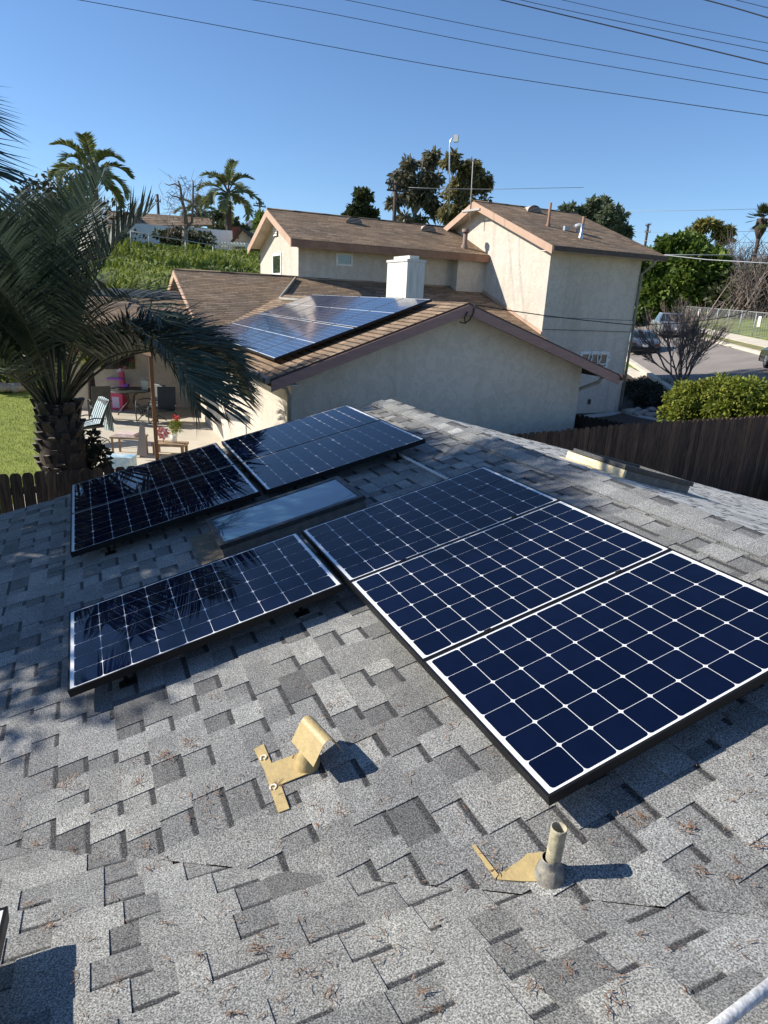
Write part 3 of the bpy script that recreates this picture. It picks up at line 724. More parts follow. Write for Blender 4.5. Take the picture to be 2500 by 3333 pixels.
b = MB(); pts = [onx(1962, 1224, XF - .1), onx(1950, 1243, XF - .15), onx(1888, 1266, XWALL - .1)]; e = V(XWALL - .1, YRW + .05, pts[2].z - .05); pts += [e, V(e.x, e.y, ZG)]
b.tube(pts, .035, 8); part(b, 'downspout', M_spout)
# main body roof
b = MB(); WM = V(-math.cos(math.atan(SM)), 0, math.sin(math.atan(SM)))
b.slab(fixup([V(XME, YML, ZME), V(XME, YT, ZME), V(XMR, YT, ZMR), V(XMR, YML, ZMR)]), (0, 0, -TH), 0, 1, V(0, 1, 0), WM)
b.slab(fixup([V(XMR, YML, ZMR), V(XMR, YT, ZMR), V(2 * XMR - XME, YT, ZME), V(2 * XMR - XME, YML, ZME)]), (0, 0, -TH), 0, 1, V(0, 1, 0), V(math.cos(math.atan(SM)), 0, math.sin(math.atan(SM))))
b.tube([V(XMR, YML, ZMR + .01), V(XMR, YT, ZMR + .01)], .045, 6, 0)
part(b, 'roof', [MR, M_fascia3])
b = MB()
for s_ in (1, -1):
    xe = XME if s_ > 0 else 2 * XMR - XME
    b.hexa([V(xe, YML - .03, ZME - .22), V(XMR, YML - .03, ZMR - .22), V(XMR, YML - .002, ZMR - .22), V(xe, YML - .002, ZME - .22), V(xe, YML - .03, ZME - .02), V(XMR, YML - .03, ZMR - .02), V(XMR, YML - .002, ZMR - .02), V(xe, YML - .002, ZME - .02)])
part(b, 'fascia', M_fascia2)
XMW = XME - .45; YMG = YML + .45
b = MB(); b.slab([V(XMW, YMG, ZG - .3), V(XMW, YMG, zM(XMW) - .11), V(XMR, YMG, ZMR - .11), V(2 * XMR - XMW, YMG, zM(XMW) - .11), V(2 * XMR - XMW, YMG, ZG - .3)], (0, .15, 0))
b.box((XMW - .15, YMG + .15, ZG - .3), (XMW, YT, zM(XMW) - .11)); part(b, 'wall', MST)
# lower left roof over the patio, and the recessed cream wall under it
ye1 = YMG - .02; ze_ = onx(480, 1060, XME - .1).z; 
xlo = XME - .1; sl_ = .20
nL = V(sl_, 0, 1).normalized(); tl = onp(480, 956, nL, V(xlo, 0, ze_))
b = MB(); b.slab(fixup([V(xlo, -1.9, ze_), V(xlo, ye1, ze_), V(tl.x, ye1, tl.z), V(tl.x, -1.9, tl.z)]), (0, 0, -.12), 0, 1, V(0, 1, 0), V(-.98, 0, .196)); part(b, 'patio_roof', [MR, M_fascia4])
b = MB(); b.box((xlo - 3.6, -1.9, ZG - .3), (xlo - 3.45, YMG, ze_ + .9)); part(b, 'wall', MST)
b = MB(); b.box((xlo - 3.45, -.9, ZG + 1.3), (xlo - 3.42, .1, ZG + 2.15)); part(b, 'window', M_pane)
# upper gable wing, ridge along y
XG = S((-21.36, 0, 0), KM).x; XG2 = S((-27.3, 0, 0), KM).x; YG = S((0, 6.56, 0), KM).y; YBU = S((0, 13.42, 0), KM).y; XBU = S((-20.88, 0, 0), KM).x
ge = S((-20.6, 6.06, 3.71), KM); gr = S((-24.1, 6.06, 5.04), KM); YGR = gr.y; sg = (gr.z - ge.z) / (ge.x - gr.x); gl = 2 * gr.x - ge.x
def zGg(x): return gr.z - sg * abs(x - gr.x)
ag = math.atan(sg)
b = MB()
b.slab(fixup([V(ge.x, YGR, ge.z), V(ge.x, YT + .0, ge.z), V(gr.x, YT, gr.z), V(gr.x, YGR, gr.z)]), (0, 0, -TH), 0, 1, V(0, 1, 0), V(-math.cos(ag), 0, math.sin(ag)))
b.slab(fixup([V(gl, YGR, ge.z), V(gl, YT, ge.z), V(gr.x, YT, gr.z), V(gr.x, YGR, gr.z)]), (0, 0, -TH), 0, 1, V(0, 1, 0), V(math.cos(ag), 0, math.sin(ag)))
b.tube([V(gr.x, YGR, gr.z + .01), V(gr.x, YT, gr.z + .01)], .04, 6, 0)
part(b, 'roof', [MR, M_fascia3])
b = MB()
for xe in (ge.x, gl):
    b.hexa([V(xe, YGR - .03, ge.z - .27), V(gr.x, YGR - .03, gr.z - .27), V(gr.x, YGR - .002, gr.z - .27), V(xe, YGR - .002, ge.z - .27), V(xe, YGR - .03, ge.z - .01), V(gr.x, YGR - .03, gr.z - .01), V(gr.x, YGR - .002, gr.z - .01), V(xe, YGR - .002, ge.z - .01)])
part(b, 'fascia', M_fascia2)
b = MB(); b.box((ge.x + .003, YGR - .02, ge.z - .26), (ge.x + .04, YT - .02, ge.z - .02)); part(b, 'fascia', M_fascia4)
b = MB(); zt = .13
b.slab([V(XG2, YG, 0), V(XG2, YG, zGg(XG2) - zt), V(gr.x, YG, gr.z - zt), V(XG, YG, zGg(XG) - zt), V(XG, YG, 0)][::-1], (0, .15, 0))
b.box((XG - .15, YG + .15, 0), (XG, YBU, zGg(XG) - zt)); b.box((XG - .15, YBU, 0), (XBU, YT, zGg(XBU) - zt)); b.box((XG2, YG + .15, 0), (XG2 + .15, YT, zGg(XG2) - zt))
b.hexa([V(XG2, YGR, zGg(XG2) - .14), V(gr.x, YGR, gr.z - .14), V(gr.x, YG, gr.z - .14), V(XG2, YG, zGg(XG2) - .14), V(XG2, YGR, zGg(XG2) - .12), V(gr.x, YGR, gr.z - .12), V(gr.x, YG, gr.z - .12), V(XG2, YG, zGg(XG2) - .12)])
part(b, 'wall', MST)
def window(plane, px0, py0, px1, py1, fr=.07, name='window', pane=M_pane, depth=.03):
    """plane: ('x',val) faces +x, ('y',val) faces -y"""
    w_ = MB(); p_ = MB()
    if plane[0] == 'x':
        X_ = plane[1]; a = onx(px0, py0, X_); c = onx(px1, py1, X_); y0, y1, z0, z1 = a.y, c.y, c.z, a.z
        w_.box((X_ - .02, y0, z0), (X_ + depth, y0 + fr, z1)); w_.box((X_ - .02, y1 - fr, z0), (X_ + depth, y1, z1))
        w_.box((X_ - .02, y0 + fr, z0), (X_ + depth, y1 - fr, z0 + fr)); w_.box((X_ - .02, y0 + fr, z1 - fr), (X_ + depth, y1 - fr, z1))
        p_.box((X_ + .001, y0 + fr, z0 + fr), (X_ + .008, y1 - fr, z1 - fr))
    else:
        Y_ = plane[1]; a = ony(px0, py0, Y_); c = ony(px1, py1, Y_); x0, x1, z0, z1 = a.x, c.x, c.z, a.z
        w_.box((x0, Y_ - depth, z0), (x0 + fr, Y_ + .02, z1)); w_.box((x1 - fr, Y_ - depth, z0), (x1, Y_ + .02, z1))
        w_.box((x0 + fr, Y_ - depth, z0), (x1 - fr, Y_ + .02, z0 + fr)); w_.box((x0 + fr, Y_ - depth, z1 - fr), (x1 - fr, Y_ + .02, z1))
        p_.box((x0 + fr, Y_ - .008, z0 + fr), (x1 - fr, Y_ - .001, z1 - fr))
    W = par(w_.build(name, M_wpaint), nb); par(p_.build('pane', pane), W); return W
window(('y', YG), 888, 826, 917, 897, .10)
window(('x', XG), 1094, 822, 1147, 868, .07)
b = MB(); a = ony(895, 733, YG); c = ony(905, 768, YG); b.box((a.x, YG - .04, c.z), (c.x, YG + .01, a.z), 0)
for k in range(5): z = c.z + (a.z - c.z) * (k + .5) / 5; b.box((a.x - .03, YG - .07, z - .03), (c.x + .03, YG - .042, z + .03), 1)
part(b, 'gable_vent', [M_dark, M_wpaint])
# tower, two storeys, ridge along y
XT = S((-16.48, 0, 0), KM).x; YT2 = S((-16.48, 19.30, 0), KM).y
tr_ = S((-21.43, 14.29, 5.85), KM); te = S((-15.77, 14.29, 3.84), KM); XTR, ZTR, YTR = tr_.x, tr_.z, tr_.y; st = (ZTR - te.z) / (te.x - XTR); xtl = 2 * XTR - te.x
YTE = S((0, 19.85, 0), KM).y; at_ = math.atan(st)
def zT(x): return ZTR - st * abs(x - XTR)
b = MB()
b.slab(fixup([V(te.x, YTR, te.z), V(te.x, YTE, te.z), V(XTR, YTE, ZTR), V(XTR, YTR, ZTR)]), (0, 0, -TH), 0, 1, V(0, 1, 0), V(-math.cos(at_), 0, math.sin(at_)))
b.slab(fixup([V(xtl, YTR, te.z), V(xtl, YTE, te.z), V(XTR, YTE, ZTR), V(XTR, YTR, ZTR)]), (0, 0, -TH), 0, 1, V(0, 1, 0), V(math.cos(at_), 0, math.sin(at_)))
b.tube([V(XTR, YTR, ZTR + .01), V(XTR, YTE, ZTR + .01)], .04, 6, 0)
part(b, 'roof', [MR, M_fascia3])
b = MB()
for xe in (te.x, xtl):
    b.hexa([V(xe, YTR - .03, te.z - .26), V(XTR, YTR - .03, ZTR - .26), V(XTR, YTR - .002, ZTR - .26), V(xe, YTR - .002, te.z - .26), V(xe, YTR - .03, te.z - .01), V(XTR, YTR - .03, ZTR - .01), V(XTR, YTR - .002, ZTR - .01), V(xe, YTR - .002, te.z - .01)])
part(b, 'fascia', M_fascia2)
b = MB(); b.box((te.x + .005, YTR - .02, te.z - .16), (te.x + .09, YTE, te.z - .03)); part(b, 'gutter', M_fascia3)
b = MB(); zt = .13; xw2 = 2 * XTR - XT
b.slab([V(xw2, YT, ZG - .3), V(xw2, YT, zT(xw2) - zt), V(XTR, YT, ZTR - zt), V(XT, YT, zT(XT) - zt), V(XT, YT, ZG - .3)][::-1], (0, .15, 0))
b.box((XT - .15, YT + .15, ZG - .3), (XT, YT2, zT(XT) - zt)); b.box((xw2, YT2 - .15, ZG - .3), (XT - .15, YT2, zT(XT) - zt)); b.box((xw2, YT + .15, ZG - .3), (xw2 + .15, YT2 - .15, zT(XT) - zt))
for s_ in (1, -1):
    xe = te.x if s_ > 0 else xtl
    b.hexa([V(xe, YTR, te.z - .14), V(XTR, YTR, ZTR - .14), V(XTR, YT, ZTR - .14), V(xe, YT, te.z - .14), V(xe, YTR, te.z - .12), V(XTR, YTR, ZTR - .12), V(XTR, YT, ZTR - .12), V(xe, YT, te.z - .12)])
b.box((XT, YTR, te.z - .16), (te.x, YTE, te.z - .13))
part(b, 'wall', MST)
b = MB(); zb = onx(1850, 1073, XT).z; zb2 = onx(1850, 1036, XT).z; b.box((XT + .002, YT - .03, zb), (XT + .03, YT2 + .02, zb2)); part(b, 'wall_band', MST)
M_trim_shadow = mat('painted_trim_shadow', (.16, .16, .16), .9)  # dark grey strips paint in the shadow lines along the wall band edges
for z_ in (zb - .022, zb2 + .002): b = MB(); b.box((XT + .002, YT - .03, z_), (XT + .02, YT2 + .02, z_ + .02)); part(b, 'painted_shadow_strip', M_trim_shadow)
b = MB(); b.bar(ony(1562, 940, YT) - V(0, .02, 0), ony(1764, 1084, YT) - V(0, .02, 0), .05, .10); part(b, 'roof_flashing', M_fascia2)
wn_ = window(('x', XT), 1890, 1144, 1974, 1200, .09)
b = MB(); a = onx(1856, 1131, XT); c = onx(1984, 1141, XT); b.box((XT + .001, a.y, c.z), (XT + .02, c.y, a.z)); part(b, 'window_trim', MST)
b = MB()
cc = onx(1935, 1160, XT); 
for dy in (-.42, 0, .42):
    pts = [V(XT + .02, cc.y + dy + .30 * math.cos(t), cc.z - .05 + .24 * math.sin(t)) for t in [i * math.pi / 8 for i in range(17)]]
    b.tube(pts, .03, 5)
par(b.build('window_grille', M_wpaint), wn_)
b = MB(); c = onx(1917, 1307, XT); b.box((XT + .002, c.y - .05, c.z - .09), (XT + .05, c.y + .05, c.z + .09)); part(b, 'wall_outlet', M_iron)
b = MB(); px_ = XT + .06; py_ = YT2 - .06; b.tube([V(te.x, YT2 - .02, te.z - .14), V(te.x, YT2 - .02, te.z - .25), V(px_, py_ + .1, te.z - .62), V(px_, py_ + .1, ZG)], .045, 8); part(b, 'downspout', M_spout)
# roof vents, pipes, chimney, mast
def on_slope(px, py, which):
    if which == 'T': return onp(px, py, V(st, 0, 1).normalized(), V(XTR, 0, ZTR))
    if which == 'G': return onp(px, py, V(sg, 0, 1).normalized(), V(gr.x, 0, gr.z))
    return onp(px, py, V(SM, 0, 1).normalized(), V(XMR, 0, ZMR))
def dormer_vent(px, py, which):
    p = on_slope(px, py, which); b = MB(); n = 10
    prof = [(.34 * math.cos(math.pi * k / n), .26 * math.sin(math.pi * k / n)) for k in range(n + 1)]
    back = [V(p.x - .62, p.y + y * .05, p.z + .23) for y, z in prof]
    fr = [V(p.x + .05, p.y + y, p.z + z - .02) for y, z in prof]
    for k in range(n): b.face([fr[k], fr[k + 1], back[k + 1], back[k]], 0, smooth=True)
    b.face([q - V(.02, 0, 0) for q in fr], 1)
    for k in range(4):
        z = .03 + .05 * k; hw = .32 * math.sqrt(max(0, 1 - (z / .26) ** 2)); b.box((p.x + .03, p.y - hw, p.z + z - .02), (p.x + .05, p.y + hw, p.z + z), 0)
    part(b, 'roof_vent', [mat('vent_metal', (.50, .42, .36), .6), M_dark])
for a in ((1152, 727, 'G'), (1394, 753, 'G'), (1738, 690, 'T')): dormer_vent(*a)
def pipe(px, py, h, r_, which, m=None, cap=False):
    p = on_slope(px, py, which); b = MB(); b.lathe(p - V(0, 0, .1), [(r_ * 1.8, .05), (r_ * 1.5, .18), (r_, .24), (r_, h + .1), (r_ * .8, h + .1)], 10)
    if cap: b.lathe(p + V(0, 0, h), [(r_ * 1.7, 0), (r_ * 1.7, .12), (.01, .13)], 10)
    part(b, 'vent_pipe', m or M_fascia4)
pipe(1512, 806, .55, .09, 'G', mat('brown_pipe', (.22, .15, .12), .7), True)
pipe(1784, 736, .78, .05, 'T'); pipe(1896, 742, .40, .05, 'T'); pipe(1890, 774, .45, .05, 'T', M_alu)
p = on_slope(1882, 758, 'T'); b = MB(); b.lathe(p, [(.09, -.05), (.09, .14), (.21, .18), (.19, .27), (.10, .32), (.0, .33)], 14); b.box((p.x - .25, p.y - .55, p.z + .05), (p.x - .1, p.y - .32, p.z + .20)); part(b, 'roof_fan', mat('grey_fan', (.40, .40, .42), .5))
pc = ony(1260, 965, 4.9); XC = -9.2
ca = onx(1327, 850, XC); cb_ = onx(1384.7, 850, XC); 
cw = cb_.y - ca.y; b = MB(); cz = ca.z; cx0 = ony(1262, 845, ca.y).x
b.box((cx0, ca.y, 1.0), (XC, cb_.y, cz)); b.box((cx0 - .02, ca.y - .02, cz), (XC + .02, cb_.y + .02, cz + .05)); b.box((cx0 + .12, ca.y + .1, cz + .05), (XC - .12, cb_.y - .1, cz + .13))
M_chim = mat('white_streaked_chimney', (.74, .71, .64), .9, col2=(.56, .53, .47), vs=3, stretch=(4, 4, .5), bump=.2, bs=20)
part(b, 'chimney', M_chim)
ap = ony(1533, 672, YTR - .05); tp = ony(1540, 521, YTR - .05); b = MB(); b.tube([ap - V(0, 0, .5), tp], .022, 6); b.tube([tp, onx(1512, 520, tp.x)], .016, 6); b.bar(ony(1505, 688, YTR - .05), ony(1562, 680, YTR - .05), .04, .07); part(b, 'antenna_mast', mat('grey_mast', (.42, .40, .37), .6))
# downspout lying on the roof
b = MB(); M_ = V(SM, 0, 1).normalized(); q_ = [onp(x, y, M_, V(XMR, 0, ZMR + .05)) for x, y in ((962, 905), (912, 970))]; nN = V(0, -sN, 1).normalized(); q_ += [onp(x, y, nN, V(0, B_.y, B_.z + .05)) for x, y in ((918, 973), (985, 978))]
b.tube(q_, .05, 6); part(b, 'downspout', M_spout)
# cable loop on the gable
b = MB(); X_ = XF + .06; b.tube([onx(x, y, X_) for x, y in ((1546, 992), (1541, 1020), (1530, 1040), (1515, 1052), (1500, 1050), (1497, 1047))], .012, 5); b.tube([onx(x, y, X_) for x, y in ((1515, 1052), (1512, 1035), (1522, 1015))], .012, 5); part(b, 'cable_loop', M_wire)
# panels on the neighbour roof: two rows of six
NN = V(0, -sN, 1).normalized(); WN = V(0, math.cos(math.atan(sN)), math.sin(math.atan(sN))); UN = V(1, 0, 0)
base = V(0, B_.y, B_.z) + NN * .13
cn_, cf, ctp, crt = [onp(x, y, NN, base) for x, y in ((857.7, 1168), (668.8, 1076), (1054, 951), (1407, 984))]
xn = (cn_.x + crt.x) / 2; xf = (cf.x + ctp.x) / 2; vn0 = (cn_ + cf) / 2; vt0 = (ctp + crt) / 2
Lr = (vt0 - vn0).dot(WN) / 2; Wr = (xn - xf) / 6
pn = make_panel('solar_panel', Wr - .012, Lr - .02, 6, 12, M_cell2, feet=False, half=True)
names = ['nearest the gable edge', 'second from the gable edge', 'third from the gable edge', 'fourth from the gable edge', 'fifth from the gable edge', 'farthest from the gable edge']
first = True
for rw in range(2):
    for k in range(6):
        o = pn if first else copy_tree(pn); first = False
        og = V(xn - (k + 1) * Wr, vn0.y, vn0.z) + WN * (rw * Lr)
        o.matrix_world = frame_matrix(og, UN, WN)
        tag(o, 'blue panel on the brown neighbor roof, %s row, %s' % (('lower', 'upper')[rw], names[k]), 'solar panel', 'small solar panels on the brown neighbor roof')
bpy.context.view_layer.update()
# ------------------------------------------------------------------ board fences
def fence(name, label, x, ya, yb, ztop, zbot, m, direction='y', seed=1, pw=.143, bays=16):
    r = random.Random(seed); root = empty(name, (x, ya, zbot) if direction == 'y' else (ya, x, zbot), label=label, cat='fence')
    bpy.context.view_layer.update()
    u = ya; k = 0; b = MB()
    def T(uu, d, z): return (x + d, uu, z) if direction == 'y' else (uu, x + d, z)
    while u < yb:
        g = r.uniform(.002, .012); w_ = pw - g; zt = ztop(u) + r.uniform(-.012, .012); c = .034; d0 = r.uniform(-.004, .004); th = .017
        pts = [(u, zbot), (u + w_, zbot), (u + w_, zt - .055), (u + w_ - c * .35, zt - .02), (u + w_ - c, zt), (u + c, zt), (u + c * .35, zt - .02), (u, zt - .055)]
        f = [T(p, d0, z) for p, z in pts]; bk = [T(p, d0 - th, z) for p, z in pts]
        b.face(f); b.face(bk[::-1])
        for i in range(len(pts)): j = (i + 1) % len(pts); b.face([f[j], f[i], bk[i], bk[j]])
        u += pw; k += 1
        if k % bays == 0 or u >= yb:
            par(b.build('board_panel', m), root); b = MB()
            q = MB(); zt2 = ztop(u) - .06; a = T(u, -.11, zbot); c_ = T(u + .09, -.022, zt2)
            q.box([min(a[i], c_[i]) for i in range(3)], [max(a[i], c_[i]) for i in range(3)]); par(q.build('post', m), root)
    q = MB()
    for h in (.35, 1.45): q.bar(T(ya, -.045, ztop(ya) - h), T(yb, -.045, ztop(yb) - h), .04, .09)
    par(q.build('rail', m), root)
    return root
fp = [onx(x, y, -5.0) for x, y in ((0, 1545), (389, 1519), (1720, 1409), (2040, 1379), (2500, 1352))]
def ftop(y):
    if y <= fp[0].y: return fp[0].z
    for a, b_ in zip(fp, fp[1:]):
        if y <= b_.y: return a.z + (b_.z - a.z) * (y - a.y) / (b_.y - a.y)
    return fp[-1].z + .012 * (y - fp[-1].y)
fence('board_fence', 'long dog eared brown board fence between the two houses', -5.0, -9.0, 17.0, ftop, -3.4, M_fence)
Yg = onx(2040, 1377, -5.1).y; gA = ony(1862, 1345, Yg)
def gtop(x): return ftop(Yg) + (gA.z - ftop(Yg)) * (x + 5.1) / (gA.x + 5.1)
fence('side_gate_fence', 'short dark board fence closing the side yard at the neighbor wall', Yg, gA.x, -5.15, gtop, ZG, M_fence2, 'x', 4)
# ------------------------------------------------------------------ concrete, beds, rocks in the side and front yard
sheet('patio_floor', [(-5.6, -3.3), (-5.6, YL + .2), (-20, YL + .2), (-20, -2.6), (-14.5, -2.4), (-10, -2.3)][::-1], .05, M_conc, .09)
def gl(px, py, dz=0.):
    p = onz(px, py, ZG)
    for _ in range(12):
        z = ground(p.x, p.y) + dz; p = onz(px, py, p.z * .4 + z * .6)
    return p
sheet('side_path', [gl(1860, 1360), gl(2010, 1342), gl(2560, 1440), gl(2560, 1600), gl(1950, 1500)][::-1], .05, M_conc2)
sheet('front_path', [gl(2120, 1262), gl(2150, 1262), gl(2210, 1300), gl(2215, 1345), gl(2170, 1342)][::-1], .07, M_conc)
sheet('mulch_bed', [gl(2138, 1262), gl(2200, 1262), gl(2290, 1290), gl(2260, 1312), gl(2205, 1296)][::-1], .05, M_mulch)
sheet('driveway', [gl(2046, 1197), gl(2100, 1222), gl(2075, 1240), gl(2040, 1215)][::-1], .06, M_conc)
r = random.Random(5)
def rock(p, s, lab=None):
    b = MB(); bm = bmesh.new(); bmesh.ops.create_icosphere(bm, subdivisions=2, radius=s)
    for v in bm.verts:
        v.co *= 1 + .35 * noise.noise(v.co * 2.2 / s + Vector(p)); v.co.z *= .62
    me = bpy.data.meshes.new('garden_rock'); bm.to_mesh(me); bm.free(); me.materials.append(M_rock)
    me.polygons.foreach_set('use_smooth', [True] * len(me.polygons)); o = bpy.data.objects.new('garden_rock', me); COL.objects.link(o); o.location = p
    return tag(o, lab, 'rock', 'rocks in the shaded bed')
for i, (x, y, s) in enumerate(((2052, 1345, .32), (2076, 1350, .22), (2088, 1346, .2), (2100, 1340, .16), (2113, 1352, .22), (2128, 1350, .18), (2075, 1333, .16), (2122, 1334, .2))):
    rock(gl(x, y, .04), s, ['largest round rock at the foot of the two storey wall', 'round rock second from the two storey wall', 'round rock third from the two storey wall', 'small rock behind the row in the shaded bed', 'rock right of the middle in the shaded bed', 'rock at the right end of the row near the hedge', 'small pale rock behind the two nearest the wall', 'flat rock at the back of the bed beside the path'][i])
# ------------------------------------------------------------------ vegetation builders
def leaf_quad(b, c, d, n, L, w_, m=0, bend=.15):
    s = d.cross(n)
    if s.length < 1e-4: return
    s.normalize(); t = d * L; mid = c + t * .45 + n * bend * L
    b.face([c - s * w_ * .25, mid - s * w_ * .5, c + t, mid + s * w_ * .5], m)
def rnd(r): 
    while True:
        v = V(r.uniform(-1, 1), r.uniform(-1, 1), r.uniform(-1, 1))
        if .05 < v.length < 1: return v
def crown(b, c, rad3, nclump, nleaf, L, w_, r, clump=.34, m=0, shell=.55, droop=0., flat_=0.):
    c = Vector(c); rad3 = Vector(rad3)
    for _ in range(nclump):
        v = rnd(r); v = v.normalized() * (shell + (1 - shell) * r.random()) if r.random() < .8 else v * .7
        if flat_: v.z = v.z * (1 - flat_) + flat_ * .3
        cc = c + V(v.x * rad3.x, v.y * rad3.y, v.z * rad3.z); cr = clump * min(rad3) * r.uniform(.6, 1.35)
        for _ in range(nleaf):
            q = rnd(r); q = q.normalized() * (q.length ** .5) * cr
            q.z *= .75
            d = (q.normalized() + rnd(r) * .8 + V(0, 0, -droop)).normalized(); n = (rnd(r) + V(0, 0, .6) + q.normalized() * .5).normalized()
            leaf_quad(b, cc + q, d, n, L * r.uniform(.6, 1.3), w_ * r.uniform(.7, 1.2), m)
def limbs(b, base, top_pts, r0, r, m=0, n=6, wob=.12):
    base = Vector(base)
    for tp, rr in top_pts:
        tp = Vector(tp); L = (tp - base).length; pts = []
        for k in range(6):
            t = k / 5; p = base.lerp(tp, t) + V(r.uniform(-1, 1), r.uniform(-1, 1), 0) * wob * L * .25 * math.sin(math.pi * t)
            pts.append(p)
        b.tube(pts, [rr * (1 - .75 * k / 5) for k in range(6)], n, m)
def tree(name, px0, py0, px1, py1, D, lm, bark, label, cat='tree', nclump=60, nleaf=40, L=.35, w_=.22, seed=1, ground_px=None, sub=None, clump=.34, shell=.55, group=None, droop=0., depth=None, flat_=0., trunk_r=None):
    """crown fills the pixel box at distance D"""
    r = random.Random(seed); c = at((px0 + px1) / 2, (py0 + py1) / 2, D)
    W_ = (px1 - px0) / FPX * (c - CAM).length * .5; H_ = (py1 - py0) / FPX * (c - CAM).length * .5
    gz = ground(c.x, c.y); base = V(c.x, c.y, gz - .2)
    root = empty(name, base, label=label, cat=cat, group=group); bpy.context.view_layer.update()
    b = MB()
    if sub:
        for (sx, sy, fw, fh, nn) in sub:
            cc = at(px0 + (px1 - px0) * sx, py0 + (py1 - py0) * sy, D + r.uniform(-.1, .1) * W_)
            crown(b, cc, (W_ * fw, W_ * fw, H_ * fh), nn, nleaf, L, w_, r, clump, 0, shell, droop, flat_)
    else: crown(b, c, (W_, depth or W_, H_), nclump, nleaf, L, w_, r, clump, 0, shell, droop, flat_)
    par(b.build('crown', lm), root)
    b = MB(); tr = trunk_r or max(.12, H_ * .05)
    tgt = [(c + V(r.uniform(-.5, .5) * W_, r.uniform(-.5, .5) * W_, r.uniform(-.3, .6) * H_), tr * .6) for _ in range(6)]
    b.tube([base, base.lerp(c, .5) + V(.1, 0, 0), c - V(0, 0, H_ * .2)], [tr * 1.3, tr, tr * .75], 8)
    limbs(b, c - V(0, 0, H_ * .55), tgt, tr, r); par(b.build('trunk', bark), root)
    return root
L_euc = leafmat('eucalyptus_leaf', (.075, .078, .045), (.26, .235, .15), tr=.3, vs=.35)
L_euc2 = leafmat('olive_eucalyptus_leaf', (.11, .10, .04), (.32, .27, .12), tr=.3, vs=.3)
L_dark = leafmat('dark_evergreen_leaf', (.028, .042, .018), (.115, .13, .05), tr=.2, vs=.5)
L_grey = leafmat('grey_green_leaf', (.085, .11, .065), (.22, .25, .15), tr=.3, vs=.3)
L_ficus = leafmat('bright_green_leaf', (.035, .075, .010), (.20, .27, .05), tr=.3, vs=.30)
L_pine = leafmat('olive_pine_leaf', (.12, .12, .03), (.30, .27, .09), tr=.3, vs=.3)
L_hedge = leafmat('hedge_leaf', (.08, .12, .012), (.34, .36, .055), tr=.3, vs=1.8)
L_jun = leafmat('juniper_leaf', (.012, .018, .010), (.045, .055, .03), tr=.1, vs=1)
L_thick = leafmat('bare_thicket_twig', (.10, .075, .062), (.20, .155, .13), tr=.05, vs=.3)
L_palm = leafmat('blue_green_frond', (.026, .042, .028), (.09, .125, .09), tr=.2, vs=.8, rough=.5, spec=.35)
L_qpalm = leafmat('queen_palm_frond', (.06, .085, .028), (.28, .30, .12), tr=.3, vs=.3, rough=.5)
L_pet = mat('olive_petiole', (.085, .085, .045), .5, col2=(.055, .05, .03), vs=6)
# ---- the big feather palm between fence and neighbour
def frond(b, base, az, el, L, curl, r, nleaf=58, ll=.58, pet=.30, mp=1, ml=0, rr=.022, twist=0., fold=.55, lw=.016):
    """rachis starts at elevation el and bends down by curl radians; leaflets in a V on both sides"""
    d0 = V(math.cos(az), math.sin(az), 0); pts = []; p = Vector(base); n = 22
    side = V(-math.sin(az), math.cos(az), 0); tg = []
    for k in range(n + 1):
        t = k / n; e = el - curl * (t ** 1.35); d = d0 * math.cos(e) + V(0, 0, math.sin(e)); d = (d + side * twist * t).normalized()
        pts.append(p.copy()); tg.append(d); p = p + d * (L / n)
    b.tube(pts, [rr * (1.25 if k < 2 else 1) * (1 - .86 * k / n) for k in range(n + 1)], 5, mp)
    for i in range(nleaf):
        t = pet + (1 - pet) * (i + r.random() * .6) / nleaf; k = min(n - 1, int(t * n)); f = t * n - k
        P = pts[k].lerp(pts[k + 1], f); d = tg[k]; up = side.cross(d) * -1
        if up.z < 0: up = -up
        q = (t - pet) / (1 - pet); l = ll * (.45 + 1.0 * math.sin(math.pi * min(1, q * .86 + .10)) ** .8) * r.uniform(.85, 1.1)
        for s in (-1, 1):
            fwd = .42 + .75 * q; v = (side * s * 1.0 + d * fwd + up * fold * r.uniform(.6, 1.3)).normalized()
            w_ = lw * r.uniform(.8, 1.2); nn = v.cross(d).normalized()
            wv = (d - v * d.dot(v)).normalized() * w_
            dr_ = V(0, 0, -1) * l * r.uniform(.05, .22)
            m1 = P + v * l * .5 + dr_ * .25; e1 = P + v * l * .96 + dr_
            b.face([P - wv * .5, m1 - wv, m1 + wv, P + wv * .5], ml); b.face([m1 - wv, e1, m1 + wv], ml)
